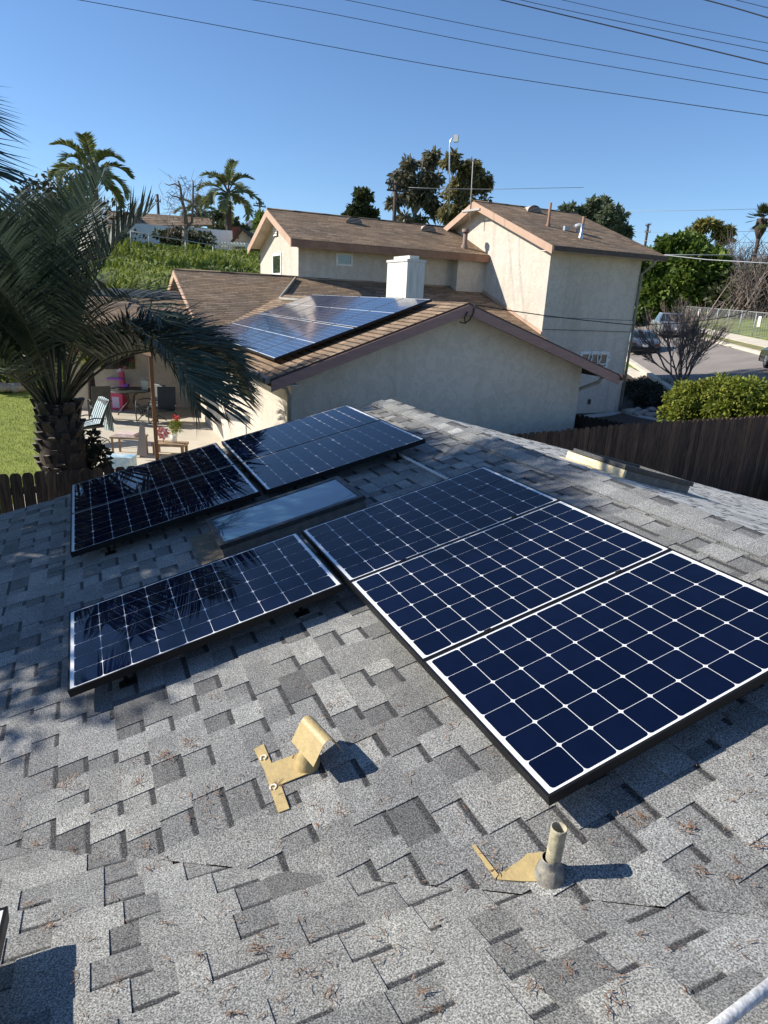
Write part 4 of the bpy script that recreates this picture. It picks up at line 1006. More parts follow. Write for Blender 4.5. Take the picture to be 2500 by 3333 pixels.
def palm(name, base, top, tr, nf, L, label, lm, seed, ll=.58, els=(88, 8), curl=(1.0, 2.1), nleaf=58, boots=True, extra=(), trunk_top=None, cat='palm tree', trm=None, fold=.55, rr=.022, az0=None, lw=.016, clear=None):
    r = random.Random(seed); root = empty(name, base, label=label, cat=cat); bpy.context.view_layer.update()
    base = Vector(base); top = Vector(top)
    b = MB(); H = (top - base).length
    b.tube([base - V(0, 0, .2), base.lerp(top, .3), base.lerp(top, .7), top], [tr * 1.15, tr, tr * .98, tr * .7], 14, 0)
    if boots:
        rows = int(H / .13)
        for j in range(rows):
            z = j / rows; c = base.lerp(top, z); n = 11
            for i in range(n):
                a = 2 * math.pi * (i + .5 * (j % 2)) / n + r.uniform(-.12, .12); o_ = V(math.cos(a), math.sin(a), 0); s_ = V(-math.sin(a), math.cos(a), 0)
                rr_ = tr * (1.0 - .12 * z); l = r.uniform(.07, .22); w_ = tr * r.uniform(.18, .34); out = r.uniform(.02, .13); a += r.uniform(-.1, .1)
                p = c + o_ * rr_ * .93; tip = p + o_ * out + V(0, 0, l)
                b.face([p - s_ * w_, p + s_ * w_, tip + s_ * w_ * .55, tip - s_ * w_ * .55], 1)
                b.face([p - s_ * w_, tip - s_ * w_ * .55, tip - s_ * w_ * .5 - o_ * out * 1.2], 0); b.face([p + s_ * w_, tip - o_ * out * 1.2 + s_ * w_ * .5, tip + s_ * w_ * .55], 0)
                b.face([tip - s_ * w_ * .55, tip + s_ * w_ * .55, tip + s_ * w_ * .45 - o_ * out * 1.4, tip - s_ * w_ * .45 - o_ * out * 1.4], 2)
    par(b.build('trunk', [M_bark, mat('palm_boot', (.10, .085, .07), .9, col2=(.035, .028, .024), vs=7, bump=.5, bs=16), mat('cut_boot', (.30, .27, .24), .9, col2=(.14, .12, .10), vs=6)] if boots else (trm or M_barkp)), root)
    for i in range(nf):
        t = i / max(1, nf - 1); az = i * 2.39996 + r.uniform(-.25, .25) + (az0 or 0); el = rad(els[0] + (els[1] - els[0]) * t ** .9 + r.uniform(-5, 5))
        if clear is not None and math.cos(az - clear) > .15 and el < rad(84): continue
        cu = curl[0] + (curl[1] - curl[0]) * r.uniform(.3, 1) * (.5 + .5 * t)
        b = MB(); st_ = top + V(math.cos(az), math.sin(az), 0) * tr * .45 * t - V(0, 0, .25 * t)
        frond(b, st_, az, el, L * r.uniform(.85, 1.1), cu, r, nleaf, ll, rr=rr, twist=r.uniform(-.25, .25), fold=fold, lw=lw)
        par(b.build('frond', [lm, L_pet]), root)
    for (az, el, l, cu) in extra:
        b = MB(); frond(b, top + V(math.cos(az), math.sin(az), 0) * tr * .4, az, rad(el), l, cu, r, nleaf + 6, ll * 1.1, rr=rr * 1.1, fold=fold); par(b.build('frond', [lm, L_pet]), root)
    return root
pb_ = onx(190, 1500, -6.6); ptop = onx(190, 1345, -6.6)
rdir = math.atan2(CX.y, CX.x)       # to the right of the photo
bk = math.atan2(CZ.y, CZ.x)         # away from the camera
palm('feather_palm', (ptop.x, ptop.y, ZG), (ptop.x, ptop.y, ptop.z + .15), .34, 42, 3.05, 'big blue green feather palm with boot covered trunk behind the left fence', L_palm, 4, ll=.64,
     extra=((rdir + .10, 58, 3.4, 2.3), (rdir - .22, 52, 3.3, 2.2), (rdir + .40, 60, 3.35, 2.3), (rdir + .0, 64, 3.5, 2.4), (rdir + .22, 50, 3.2, 2.1), (rdir + .7, 62, 3.1, 2.3), (rdir - .35, 60, 3.2, 2.5), (rdir + .5, 56, 3.0, 2.4), (rdir - .1, 86, 3.3, .5), (rdir + .2, 82, 3.2, .8), (rdir - .5, 62, 3.5, 2.3), (rdir + 2.2, 84, 3.6, 1.0), (rdir + 2.8, 80, 3.8, 1.2),
            (rdir - .6, 72, 3.3, 1.9), (rdir + 1.5, 86, 3.3, .9), (rdir + 3.0, 66, 3.9, 1.9), (rdir + 3.3, 60, 3.7, 1.8), (rdir + 2.6, 72, 4.0, 1.6)),
     els=(89, 56), curl=(.9, 2.0), nleaf=72, clear=rdir)
# ------------------------------------------------------------------ second palm and shade tree just left of the photo (their fronds and shadows are in it)
pc2 = at(-1180, 250, 8.8)
palm('feather_palm', (pc2.x, pc2.y, -3.3), pc2, .24, 34, 2.25, 'tall palm left of the house, only frond tips showing at the upper left photo edge', L_palm, 9, els=(85, 5), curl=(1.0, 2.2), nleaf=50,
     extra=((rdir - .05, 14, 2.75, .8), (rdir + .10, 4, 2.7, .7)), ll=.62)
def shade_tree(loc, rad3, label, seed, ncl=165, nl=70, L=.17, w_=.09, lm=None, clump=.3):
    r = random.Random(seed); c = Vector(loc); root = empty('shade_tree', (c.x, c.y, -3.35), label=label, cat='tree'); bpy.context.view_layer.update()
    b = MB(); crown(b, c, rad3, ncl, nl, L, w_, r, clump, 0, .35); par(b.build('crown', lm or L_dark), root)
    b = MB(); base = V(c.x, c.y, -3.4); b.tube([base, base.lerp(c, .5), c], [.2, .16, .1], 8)
    limbs(b, base.lerp(c, .6), [(c + V(r.uniform(-.7, .7) * rad3[0], r.uniform(-.7, .7) * rad3[1], r.uniform(-.4, .7) * rad3[2]), .09) for _ in range(9)], .1, r)
    par(b.build('trunk', M_bark), root)
shade_tree((-4.6, -7.25, 3.0), (2.7, 2.5, 1.5), 'leafy tree outside the left edge whose shade falls on the roof', 31)
# ------------------------------------------------------------------ background trees
tree('eucalyptus_tree', 1255, 468, 1452, 745, 84, L_euc, M_barkp, 'tall airy grey brown eucalyptus left of the street lamp behind the roofs', nclump=0, nleaf=42, L=.85, w_=.40, seed=2, clump=.42, droop=.6,
     sub=((.72, .16, .20, .16, 9), (.40, .24, .18, .16, 8), (.70, .40, .30, .22, 14), (.30, .42, .28, .18, 9), (.58, .62, .42, .22, 15), (.20, .68, .26, .12, 7), (.80, .74, .24, .22, 9), (.42, .88, .40, .10, 8)))
tree('eucalyptus_tree', 1432, 492, 1604, 740, 80, L_euc2, M_barkp, 'wide olive green eucalyptus directly behind the antenna mast', nclump=0, nleaf=50, L=.75, w_=.36, seed=3, clump=.42, droop=.6,
     sub=((.22, .14, .20, .14, 8), (.55, .25, .32, .18, 14), (.78, .42, .26, .22, 13), (.35, .50, .38, .26, 20), (.80, .72, .26, .20, 10), (.25, .82, .36, .18, 16), (.6, .78, .34, .2, 12)))
tree('evergreen_tree', 1108, 610, 1235, 760, 95, L_dark, M_bark, 'dark rounded tree standing alone behind the ridge of the gabled upper storey', nclump=0, nleaf=50, L=.8, w_=.42, seed=4, clump=.42,
     sub=((.60, .22, .34, .20, 14), (.45, .52, .45, .26, 22), (.72, .62, .30, .26, 14), (.25, .72, .26, .2, 10), (.9, .85, .12, .1, 4)))
tree('grey_green_tree', 1826, 640, 2050, 800, 78, L_grey, M_bark, 'grey green tree behind the right end of the tower roof', nclump=0, nleaf=55, L=.7, w_=.36, seed=5, clump=.42,
     sub=((.55, .18, .30, .16, 14), (.30, .40, .22, .2, 10), (.72, .45, .32, .30, 20), (.90, .78, .16, .2, 9), (.1, .3, .12, .12, 4), (.5, .7, .4, .3, 16)))
tree('ficus_tree', 1985, 745, 2400, 1045, 76, L_ficus, M_bark, 'huge rounded bright green tree filling the view right of the tower', nclump=0, nleaf=120, L=.62, w_=.44, seed=6, clump=.50, shell=.35,
     sub=((.55, .20, .34, .20, 34), (.28, .42, .28, .24, 26), (.74, .42, .28, .26, 26), (.30, .75, .32, .30, 34), (.62, .72, .36, .30, 36), (.90, .78, .20, .24, 20), (.10, .65, .18, .34, 26), (.2, .9, .3, .2, 20), (.5, .5, .4, .4, 30)))
tree('flat_pine_tree', 2205, 712, 2400, 830, 105, L_pine, M_barkp, 'flat topped olive pine rising behind the huge green tree', nclump=0, nleaf=45, L=.9, w_=.35, seed=7, clump=.4,
     sub=((.45, .18, .42, .14, 14), (.75, .35, .28, .14, 9), (.25, .45, .28, .14, 8), (.8, .6, .2, .14, 5)))
tree('dark_tree', 2370, 880, 2600, 1040, 73, L_dark, M_bark, 'dark green shaded tree at the right edge above the lawn', nclump=46, nleaf=60, L=.6, w_=.4, seed=8)
def thicket(name, px0, py0, px1, py1, D, label, n=260, seed=1, m=None, r0=.03, L=3.4, cat='tree', spread=.5):
    r = random.Random(seed); root = empty(name, gl((px0 + px1) / 2, min(py1, 1100)), label=label, cat=cat); bpy.context.view_layer.update()
    b = MB()
    for _ in range(n):
        x = r.uniform(px0, px1); y = py0 + (py1 - py0) * (r.random() ** .8) ; p = at(x, y, D + r.uniform(-3, 3)); q = p - V(r.uniform(-spread, spread) * L, r.uniform(-spread, spread) * L, L * r.uniform(.5, 1))
        b.tube([q, q.lerp(p, .5) + rnd(r) * .3, p], [r0, r0 * .7, r0 * .25], 3, cap=False, smooth=False)
        for _ in range(5):
            t = r.uniform(.3, .95); a = q.lerp(p, t); e = a + (rnd(r) + V(0, 0, .6)) * L * .28; b.tube([a, e], [r0 * .5, r0 * .2], 3, cap=False, smooth=False)
    par(b.build('branches', m or L_thick), root); return root
thicket('bare_thicket', 2330, 770, 2560, 960, 88, 'leafless brown grey thicket of trees at the right edge', n=420, seed=3, r0=.07, L=5)
thicket('bare_thicket', 2400, 830, 2600, 990, 70, 'nearer leafless reddish thicket low at the right edge', n=320, seed=5, r0=.06, L=4)
# left background
tree('dark_shrub_tree', -260, 690, 60, 900, 50, leafmat('brown_green_leaf', (.04, .04, .02), (.13, .12, .06), .1, .6), M_bark, 'brownish dark tree mass at the left edge behind the big palm', nclump=60, nleaf=60, L=.45, w_=.25, seed=10)
tree('dark_shrub_tree', 20, 640, 380, 900, 55, leafmat('brown_green_leaf_b', (.035, .035, .018), (.12, .115, .055), .1, .6), M_bark, 'brownish dark tree mass directly behind the crown of the big palm', nclump=80, nleaf=60, L=.48, w_=.26, seed=11)
tree('garden_hedge', -260, 1075, 240, 1255, 29, L_dark, M_bark, 'dark hedge at the back of the lawn behind the big palm', cat='hedge', nclump=90, nleaf=60, L=.22, w_=.12, seed=12)
tree('garden_shrub', 240, 1080, 330, 1190, 20.5, L_hedge, M_bark, 'small yellow green shrub behind the left patio post', cat='shrub', nclump=26, nleaf=50, L=.12, w_=.07, seed=13)
for i, (x, y, s) in enumerate(((5, 1262, .28), (28, 1262, .24), (52, 1263, .30), (70, 1266, .12))):
    rock(gl(x, y, .06), s, ['pinkish rock at the far edge of the lawn, leftmost', 'pinkish rock at the far edge of the lawn, second from left', 'largest pinkish rock at the far edge of the lawn', 'small rock right of the row at the lawn edge'][i])['group'] = 'rocks at the lawn edge'
# green hill slope plants give a ragged crest
b = MB(); r = random.Random(14)
for _ in range(9000):
    x = -28 - r.random() * 17; y = r.uniform(-12, 15); z = ground(x, y)
    L = r.uniform(.08, .34) * (1.5 if noise.noise(V(x * .4, y * .4, 0)) > .1 else .8)
    leaf_quad(b, V(x, y, z + .12 * r.random()), (V(0, 0, 1) + rnd(r) * .9).normalized(), V(1, 0, .4), L, L * .5)
tag(b.build('hill_weeds', leafmat('weed_leaf', (.07, .10, .014), (.34, .38, .07), .25, .45)), 'dense green weeds covering the hill slope behind the houses', 'weeds', kind='stuff')
b = MB()
for _ in range(16000):
    x = r.uniform(-21, -5.4); y = r.uniform(-8.5, -2.5)
    L = r.uniform(.03, .07); leaf_quad(b, V(x, y, ZG + .003), (V(0, 0, 1) + rnd(r) * .6).normalized(), V(1, 0, .3), L, .012)
tag(b.build('grass_blades', leafmat('grass_blade', (.14, .17, .016), (.38, .42, .07), .3, 1)), 'short lawn grass left of the big palm', 'grass', kind='stuff')
# queen palms far away
def far_palm(px, pyc, pyb, D, Lpx, label, seed, lm=L_qpalm, nf=20, els=(80, -10), curl=(1.2, 2.2), tr=.28, base_z=None, nleaf=34, llf=.20, **k):
    c = at(px, pyc, D); L = Lpx / FPX * (c - CAM).length; bz = at(px, pyb, D).z
    return palm('queen_palm', (c.x, c.y, min(bz, ground(c.x, c.y)) if base_z is None else base_z), c, tr, nf, L, label, lm, seed, ll=L * llf, els=els, curl=curl, nleaf=nleaf, boots=False, rr=.06, trm=M_bark, lw=.055, **k)
far_palm(300, 560, 760, 42, 118, 'queen palm rising behind the crown of the big near palm', 21, tr=.24, nf=16)
far_palm(742, 625, 740, 62, 96, 'queen palm with drooping fronds left of the gabled roof', 22, tr=.26, nf=18)
far_palm(642, 690, 740, 80, 66, 'smaller hazy palm between the bare tree and the queen palm', 23, tr=.26, nf=16)
r = random.Random(44)
# fan palm at the right edge
c = at(2482, 712, 95); root = empty('fan_palm', (c.x, c.y, ground(c.x, c.y)), label='tall thin fan palm at the right edge above the brown thicket', cat='palm tree'); bpy.context.view_layer.update()
b = MB()
for i in range(46):
    d = (rnd(r).normalized() + V(0, 0, .35)).normalized(); st_ = c + d * .2
    for k in range(9):
        s_ = d.cross(V(0, 0, 1)).normalized(); dd = (d + s_ * (k - 4) * .13).normalized(); leaf_quad(b, st_ + d * .5, dd, V(0, 0, 1), 1.25, .16, 0, 0)
par(b.build('crown', L_dark), root); b = MB(); b.tube([V(c.x, c.y, ground(c.x, c.y)), c + V(0, 0, .2)], [.28, .2], 8); b.tube([c - V(0, 0, 2.2), c - V(0, 0, 1.2), c], [.25, .65, .6], 8); par(b.build('trunk', M_bark), root)
# bare trees
def bare_tree(name, base, targets, r0, m, label, seed, depth=4, ratio=.62, twl=.5, up=.25, nb=(2, 3), spread=.55, minr=.006):
    r = random.Random(seed); root = empty(name, base, label=label, cat='tree'); bpy.context.view_layer.update(); b = MB()
    def grow(p, d, L, rr, dep):
        d = d.normalized(); q = p + d * L * .5 + rnd(r) * L * .06; e = p + d * L + rnd(r) * L * .1
        b.tube([p, q, e], [rr, rr * .85, rr * .65], 5 if rr > .02 else 3, cap=False, smooth=False)
        if dep == 0: return
        for _ in range(r.randint(*nb)):
            t = r.uniform(.35, 1.0); s = p.lerp(e, t); nd = (d + rnd(r) * spread * 1.6 + V(0, 0, up)).normalized(); grow(s, nd, L * r.uniform(.55, .85), max(minr, rr * ratio), dep - 1)
        grow(e, d + rnd(r) * .25 + V(0, 0, up * .5), L * .75, max(minr, rr * .68), dep - 1)
    for t, rr in targets:
        t = Vector(t); d = t - Vector(base); grow(Vector(base), d, d.length, rr, depth)
    par(b.build('trunk_and_branches', m), root); return root
Dn = 29.5; bt = gl(2215, 1255); bD = math.hypot(bt.x - CAM.x, bt.y - CAM.y)
tg_ = [(at(x, y, bD + dz), rr) for x, y, dz, rr in ((2160, 1192, .2, .06), (2187, 1180, .4, .05), (2220, 1170, 0, .05), (2243, 1173, -.3, .06), (2262, 1192, .3, .05), (2206, 1184, -.5, .04))]
bare_tree('bare_street_tree', bt - V(0, 0, .1), tg_, .1, M_twig, 'leafless multi stem tree between the tower and the street', 6, depth=5, up=.20, spread=.40, nb=(2, 3), minr=.0065)
b1 = at(603, 815, 52)
bare_tree('bare_tree', b1, [(at(598, 730, 52), .28)], .2, M_barkp, 'tall nearly leafless tree on the green hill', 17, depth=0)
rt = bpy.data.objects['bare_tree']
r = random.Random(8); b = MB()
def poly_px(pts, D, r0, r1, n=6): 
    P_ = [at(x, y, D) for x, y in pts]; b.tube(P_, [r0 + (r1 - r0) * i / (len(P_) - 1) for i in range(len(P_))], n)
poly_px(((607, 730), (602, 690), (592, 650), (587, 610), (580, 588)), 52, .17, .06); poly_px(((603, 745), (625, 722), (628, 660), (629, 600), (627, 585)), 52, .13, .04)
poly_px(((592, 648), (575, 640), (560, 638), (545, 625)), 52, .07, .02, 4); poly_px(((587, 610), (570, 598), (550, 603), (535, 597)), 52, .06, .02, 4); poly_px(((598, 745), (575, 735), (560, 745), (548, 770)), 52, .09, .03, 4); poly_px(((629, 610), (645, 600), (660, 595)), 52, .04, .015, 3)
poly_px(((594, 655), (600, 630), (605, 622)), 52, .05, .02, 4)
for _ in range(150):
    x = r.choice((545, 560, 580, 628, 640, 655, 590, 610)); p = at(x + r.gauss(0, 12), r.uniform(575, 790), 52); b.tube([p, p + rnd(r) * .8, p + rnd(r) * 1.3], [.02, .014, .006], 3, cap=False)
par(b.build('branches', M_twig), rt)
# front hedge, junipers, agaves
hc = at(2345, 1320, 21); r = random.Random(15); root = empty('garden_hedge', (hc.x, hc.y, ground(hc.x, hc.y)), label='big sunlit yellow green hedge behind the right end of the board fence', cat='hedge'); bpy.context.view_layer.update()
b = MB()
for (x, y, rx, rz, n_) in ((2250, 1330, .75, .62, 36), (2325, 1300, .95, .62, 54), (2420, 1300, 1.0, .60, 54), (2520, 1310, 1.0, .62, 46), (2215, 1375, .6, .5, 26), (2340, 1380, 1.2, .7, 40), (2480, 1380, 1.2, .7, 40)):
    crown(b, at(x, y, 21 + r.uniform(-.2, .2)), (rx, rx, rz), n_, 90, .13, .085, r, .40, 0, .6)
par(b.build('crown', L_hedge), root); b = MB()
for _ in range(7): p = hc + V(r.uniform(-1, 1), r.uniform(-1, 1), 0); b.tube([V(p.x, p.y, ground(p.x, p.y)), p], [.04, .02], 5)
par(b.build('trunk', M_bark), root)
for i, (x, y, s, lab) in enumerate(((2075, 1275, 1.0, 'dark juniper bush hugging the corner of the two storey wall'), (2110, 1300, .75, 'low dark juniper bush beside the pale front path'), (2120, 1262, .55, 'small dark juniper bush behind the others near the street'))):
    c = gl(x, y + 22); root = empty('juniper_bush', c, label=lab, cat='bush', group='juniper bushes in the shade of the tower'); bpy.context.view_layer.update(); b = MB(); crown(b, c + V(0, 0, s * .35), (s, s, s * .55), 26, 60, .14, .05, r, .4, 0, .4); par(b.build('crown', L_jun), root)
def agave(p, s, lab):
    b = MB()
    for i in range(18):
        a = i * 2.4; e = rad(25 + 60 * (i / 18)); d = V(math.cos(a) * math.cos(e), math.sin(a) * math.cos(e), math.sin(e)); leaf_quad(b, p, d, V(-d.y, d.x, .6), s, s * .16, 0, .03)
    tag(b.build('agave', leafmat('agave_leaf', (.10, .14, .09), (.22, .27, .18), .05, 2)), lab, 'plant')
agave(gl(2160, 1262), .55, 'spiky pale agave at the foot of the leafless multi stem tree'); agave(gl(2300, 1256), .4, 'small spiky agave left of the mulch bed top near the street')
# ------------------------------------------------------------------ chain link fence across the street
M_mesh = mat('chainlink_wire', (.32, .33, .33), .6, metal=.4)
root = empty('chainlink_fence', rn(-60, 16.4), label='grey chain link fence with a gate along the far side of the street', cat='fence'); bpy.context.view_layer.update()
def fpos_(s, h): return rn(s, 16.4, h)
s = -125; 
while s < -18:
    b = MB(); b.tube([fpos_(s, -.1), fpos_(s, 1.62)], .035, 6); par(b.build('post', M_mesh), root); s += 3.2
b = MB(); b.tube([fpos_(-125, 1.58), fpos_(-18, 1.58)], .025, 5); b.tube([fpos_(-125, .05), fpos_(-18, .05)], .012, 4); par(b.build('rail', M_mesh), root)
b = MB(); s = -92
while s < -18:
    for k in (1, -1):
        a, c = fpos_(s, .05 if k > 0 else 1.56), fpos_(s + 1.5, 1.56 if k > 0 else .05); b.tube([a, c], .0065, 3, cap=False, smooth=False)
    s += .34
par(b.build('wire_mesh', M_mesh), root)
b = MB(); g0, g1 = fpos_(-41.6, 0), fpos_(-38.4, 0)
for a, c in ((V(0, 0, .1), V(0, 0, 1.7)),): b.tube([g0 + a, g0 + c], .05, 6); b.tube([g1 + a, g1 + c], .05, 6); b.tube([g0 + c, g1 + c], .04, 6); b.tube([g0 + a, g1 + a], .04, 6); b.tube([g0 + a, g1 + c], .02, 5)
par(b.build('gate', M_mesh), root)
for px, py, D, w_, h_, lab in ((2272, 1043, 60, .75, .9, 'white paper notice on the chain link fence behind the leafless tree'), (2461, 1078, 51, .55, .65, 'white paper notice on the chain link gate')):
    c = at(px, py, 60); s_ = (c.x * .803 - c.y * .596)
    best = min((((fpos_(q * .5, 1.0) - CAM).normalized() - ray(px, py).normalized()).length, q * .5) for q in range(-240, -30))[1]
    p = fpos_(best, 1.02) - V(.596, .803, 0) * .06; a = V(.803, -.596, 0); b = MB(); b.obox(p, a * w_ / 2, V(.596, .803, 0) * .006, V(0, 0, h_ / 2)); b2 = b.build('notice_sign', M_wpaint); tag(b2, lab, 'sign')
# ------------------------------------------------------------------ vehicles
M_tyre = mat('tyre_rubber', (.015, .015, .015), .85); M_rim = mat('bright_rim', (.6, .6, .6), .3, metal=.7)
def vehicle(name, s, d, heading, L, Wd, H, prof, cab, paint, label, cat, wheels=(.17, .80), wr=.34, plate=True, bed=None):
    """prof: side outline [(t, h)...] along the length (0 rear .. 1 front); cab: glass outline"""
    p0_ = rn(s, d, .04); root = empty(name, p0_, label=label, cat=cat)
    ax = V(.803, -.596, 0) * heading; g = (rn(s + 1, d) - rn(s, d)); ax = (g.normalized() * heading); up = V(0, 0, 1); sd = up.cross(ax).normalized()
    bpy.context.view_layer.update()
    def Q(t, y, h): return p0_ + ax * ((t - .5) * L) + sd * y + V(0, 0, h)
    b = MB(); hw = Wd / 2; n = len(prof)
    def wd(h): return hw * (1 if h < H * .58 else 1 - .20 * (h - H * .58) / (H * .42))
    lo = [(t, .24) for t, h in prof]
    for sgn in (1, -1):
        for i in range(n - 1):
            (t0, h0), (t1, h1) = prof[i], prof[i + 1]
            f = [Q(t0, sgn * hw * .97, .24), Q(t1, sgn * hw * .97, .24), Q(t1, sgn * hw, min(h1, H * .55)), Q(t0, sgn * hw, min(h0, H * .55))]
            b.face(f if sgn < 0 else f[::-1])
            f = [Q(t0, sgn * hw, min(h0, H * .55)), Q(t1, sgn * hw, min(h1, H * .55)), Q(t1, sgn * wd(h1), h1), Q(t0, sgn * wd(h0), h0)]
            b.face(f if sgn < 0 else f[::-1])
    for i in range(n - 1):
        (t0, h0), (t1, h1) = prof[i], prof[i + 1]
        b.face([Q(t0, -wd(h0), h0), Q(t1, -wd(h1), h1), Q(t1, wd(h1), h1), Q(t0, wd(h0), h0)])
    b.face([Q(prof[0][0], -hw, .24), Q(prof[0][0], -wd(prof[0][1]), prof[0][1]), Q(prof[0][0], wd(prof[0][1]), prof[0][1]), Q(prof[0][0], hw, .24)])
    b.face([Q(prof[-1][0], hw, .24), Q(prof[-1][0], wd(prof[-1][1]), prof[-1][1]), Q(prof[-1][0], -wd(prof[-1][1]), prof[-1][1]), Q(prof[-1][0], -hw, .24)])
    b.face([Q(prof[0][0], hw, .24), Q(prof[-1][0], hw, .24), Q(prof[-1][0], -hw, .24), Q(prof[0][0], -hw, .24)])
    par(b.build('body', paint), root)
    # side windows, windscreen and rear window
    b = MB()
    for sgn in (1, -1):
        for q in cab['side']:
            f = [Q(t, sgn * (wd(h) + .012), h) for t, h in q]; b.face(f if sgn > 0 else f[::-1])
    par(b.build('side_window', M_pane), root)
    for nm, (t0, h0, t1, h1) in (('windscreen', cab['front']), ('rear_window', cab['rear'])):
        b = MB(); off = V(0, 0, .012) + ax * (.012 if nm == 'windscreen' else -.012)
        b.face([Q(t0, -wd(h0) * .92, h0) + off, Q(t1, -wd(h1) * .90, h1) + off, Q(t1, wd(h1) * .90, h1) + off, Q(t0, wd(h0) * .92, h0) + off]); par(b.build(nm, M_pane), root)
    for t in wheels:
        for sgn in (1, -1):
            b = MB(); c = Q(t, sgn * (hw - .12), wr); b.lathe(c - sd * .11, [(wr * .55, 0), (wr * .97, .0), (wr, .04), (wr, .18), (wr * .97, .22), (wr * .6, .22)], 20, axis=sd)
            w_ = par(b.build('wheel', M_tyre), root); bpy.context.view_layer.update()
            b = MB(); o_ = sd * sgn * .115
            b.lathe(c + o_ - sd * .004, [(.0, .004), (wr * .16, .004)], 16, axis=sd)
            for k in range(6):
                a = k * math.pi / 3; dd = ax * math.cos(a) + V(0, 0, 1) * math.sin(a); b.bar(c + o_, c + o_ + dd * wr * .58, .05, .02, up=sd)
            b.lathe(c + o_ - sd * .01, [(wr * .54, 0), (wr * .62, 0), (wr * .62, .02), (wr * .54, .02)], 20, axis=sd); par(b.build('rim', M_rim), w_)
    for t, nm, m_ in ((prof[0][0] - .003, 'tail_light', mat('tail_lamp', (.12, .015, .012), .3)), (prof[-1][0] + .003, 'headlight', mat('head_lamp', (.6, .6, .6), .2))):
        for sgn in (1, -1): b = MB(); c = Q(t, sgn * hw * .78, H * .46); b.obox(c, ax * .03, sd * hw * .13, V(0, 0, .055)); par(b.build(nm, m_), root)
    if plate: b = MB(); b.obox(Q(prof[0][0] - .003, 0, H * .38), ax * .02, sd * .16, V(0, 0, .08)); par(b.build('number_plate', M_wpaint), root)
    for tt in (prof[0][0] - .008, prof[-1][0] + .008): b = MB(); b.obox(Q(tt, 0, .38), ax * .05, sd * hw * .96, V(0, 0, .11)); par(b.build('bumper', M_black), root)
    return root
def s_of(px, py, d):
    best = None
    for q in range(-2000, 200):
        p = rn(q * .06, d); v = (p - CAM).normalized(); e = (v - ray(px, py).normalized()).length
        if best is None or e < best[0]: best = (e, q * .06)
    return best[1]
sedan = [(0, .62), (.01, .88), (.10, .98), (.16, 1.0), (.30, 1.38), (.42, 1.45), (.55, 1.43), (.70, 1.02), (.86, .90), (.97, .74), (1, .55)]
scab = dict(side=[[(.20, 1.0), (.44, 1.0), (.44, 1.36), (.31, 1.33)], [(.455, 1.0), (.67, 1.0), (.56, 1.35), (.455, 1.36)]], front=(.70, 1.04, .56, 1.40), rear=(.17, 1.03, .30, 1.36))
vehicle('parked_car', s_of(2088, 1150, 9.1) - 1.2, 9.1, -1, 4.6, 1.8, 1.45, sedan, scab, mat('grey_car_paint', (.10, .115, .14), .3, coat=.8), 'grey sedan parked at the near kerb, half hidden by the tower corner', 'car')
truckp = [(0, .95), (.005, 1.02), (.36, 1.04), (.365, 1.08), (.40, 1.72), (.44, 1.78), (.62, 1.78), (.73, 1.16), (.90, 1.12), (.985, 1.0), (1, .7)]
tcab = dict(side=[[(.41, 1.14), (.52, 1.14), (.52, 1.66), (.43, 1.66)], [(.53, 1.14), (.71, 1.14), (.62, 1.66), (.53, 1.68)]], front=(.73, 1.2, .625, 1.72), rear=(.37, 1.15, .40, 1.68))
vehicle('pickup_truck', s_of(2182, 1072, 12.7), 12.7, -1, 5.7, 1.95, 1.78, truckp, tcab, mat('silver_truck_paint', (.24, .25, .28), .35, metal=.2, coat=.6), 'silver pickup truck parked at the far kerb beyond the leafless tree', 'pickup truck', wr=.40)
vehicle('parked_car', s_of(2489, 1165, 13.0) + 4.6, 13.0, -1, 4.7, 1.8, 1.42, sedan, scab, mat('black_car_paint', (.012, .012, .015), .25, coat=.9), 'black car cut by the right photo edge, only one end and wheel showing', 'car')
# ------------------------------------------------------------------ far left buildings
def ht(px, py, D): return at(px, py, D)
def facing_box(b, x0, x1, yt, yb, D, depth, m=0, zb=None):
    a, c = at(x0, yb, D), at(x1, yb, D); zt = at((x0 + x1) / 2, yt, D).z; zl = min(a.z, c.z) if zb is None else zb; bkv = V(CZ.x, CZ.y, 0).normalized() * depth
    b.hexa([V(a.x, a.y, zl), V(c.x, c.y, zl), V(c.x, c.y, zl) + bkv, V(a.x, a.y, zl) + bkv, V(a.x, a.y, zt), V(c.x, c.y, zt), V(c.x, c.y, zt) + bkv, V(a.x, a.y, zt) + bkv], m)
b = MB(); facing_box(b, 380, 770, 738, 800, 60, .25)
tag(b.build('block_wall', M_cloudw), 'long white wall along the top of the green hill', 'wall')
root = empty('hilltop_house', at(530, 790, 67), label='long brown roofed house behind the white hilltop wall', cat='house'); bpy.context.view_layer.update()
b = MB(); DR = 67; a, c, d_, e = at(335, 735, DR), at(692, 735, DR), at(681, 710, DR + 3.5), at(343, 684, DR + 3.5); c.z = at(692, 731, DR).z; b.slab(fixup([a, c, d_, e]), (0, 0, -.15), 0, 0, V(.4, .9, 0), V(-.8, .4, .4)); par(b.build('roof', MR), root)
b = MB(); facing_box(b, 350, 685, 731, 800, DR + .6, 7); par(b.build('wall', MST), root)
b = MB(); bx0 = at(398, 690, DR - .5); a, c, d_ = at(385, 722, DR - .6), at(440, 722, DR - .6), at(408, 688, DR - .6); bk_ = V(CZ.x, CZ.y, 0).normalized() * 4
b.slab([a, d_, d_ + bk_, a + bk_], (0, 0, -.1)); b.slab([d_, c, c + bk_, d_ + bk_], (0, 0, -.1)); b.face([a + bk_ * .1, c + bk_ * .1, d_ + bk_ * .1]); par(b.build('dormer_gable', M_fascia4), root)
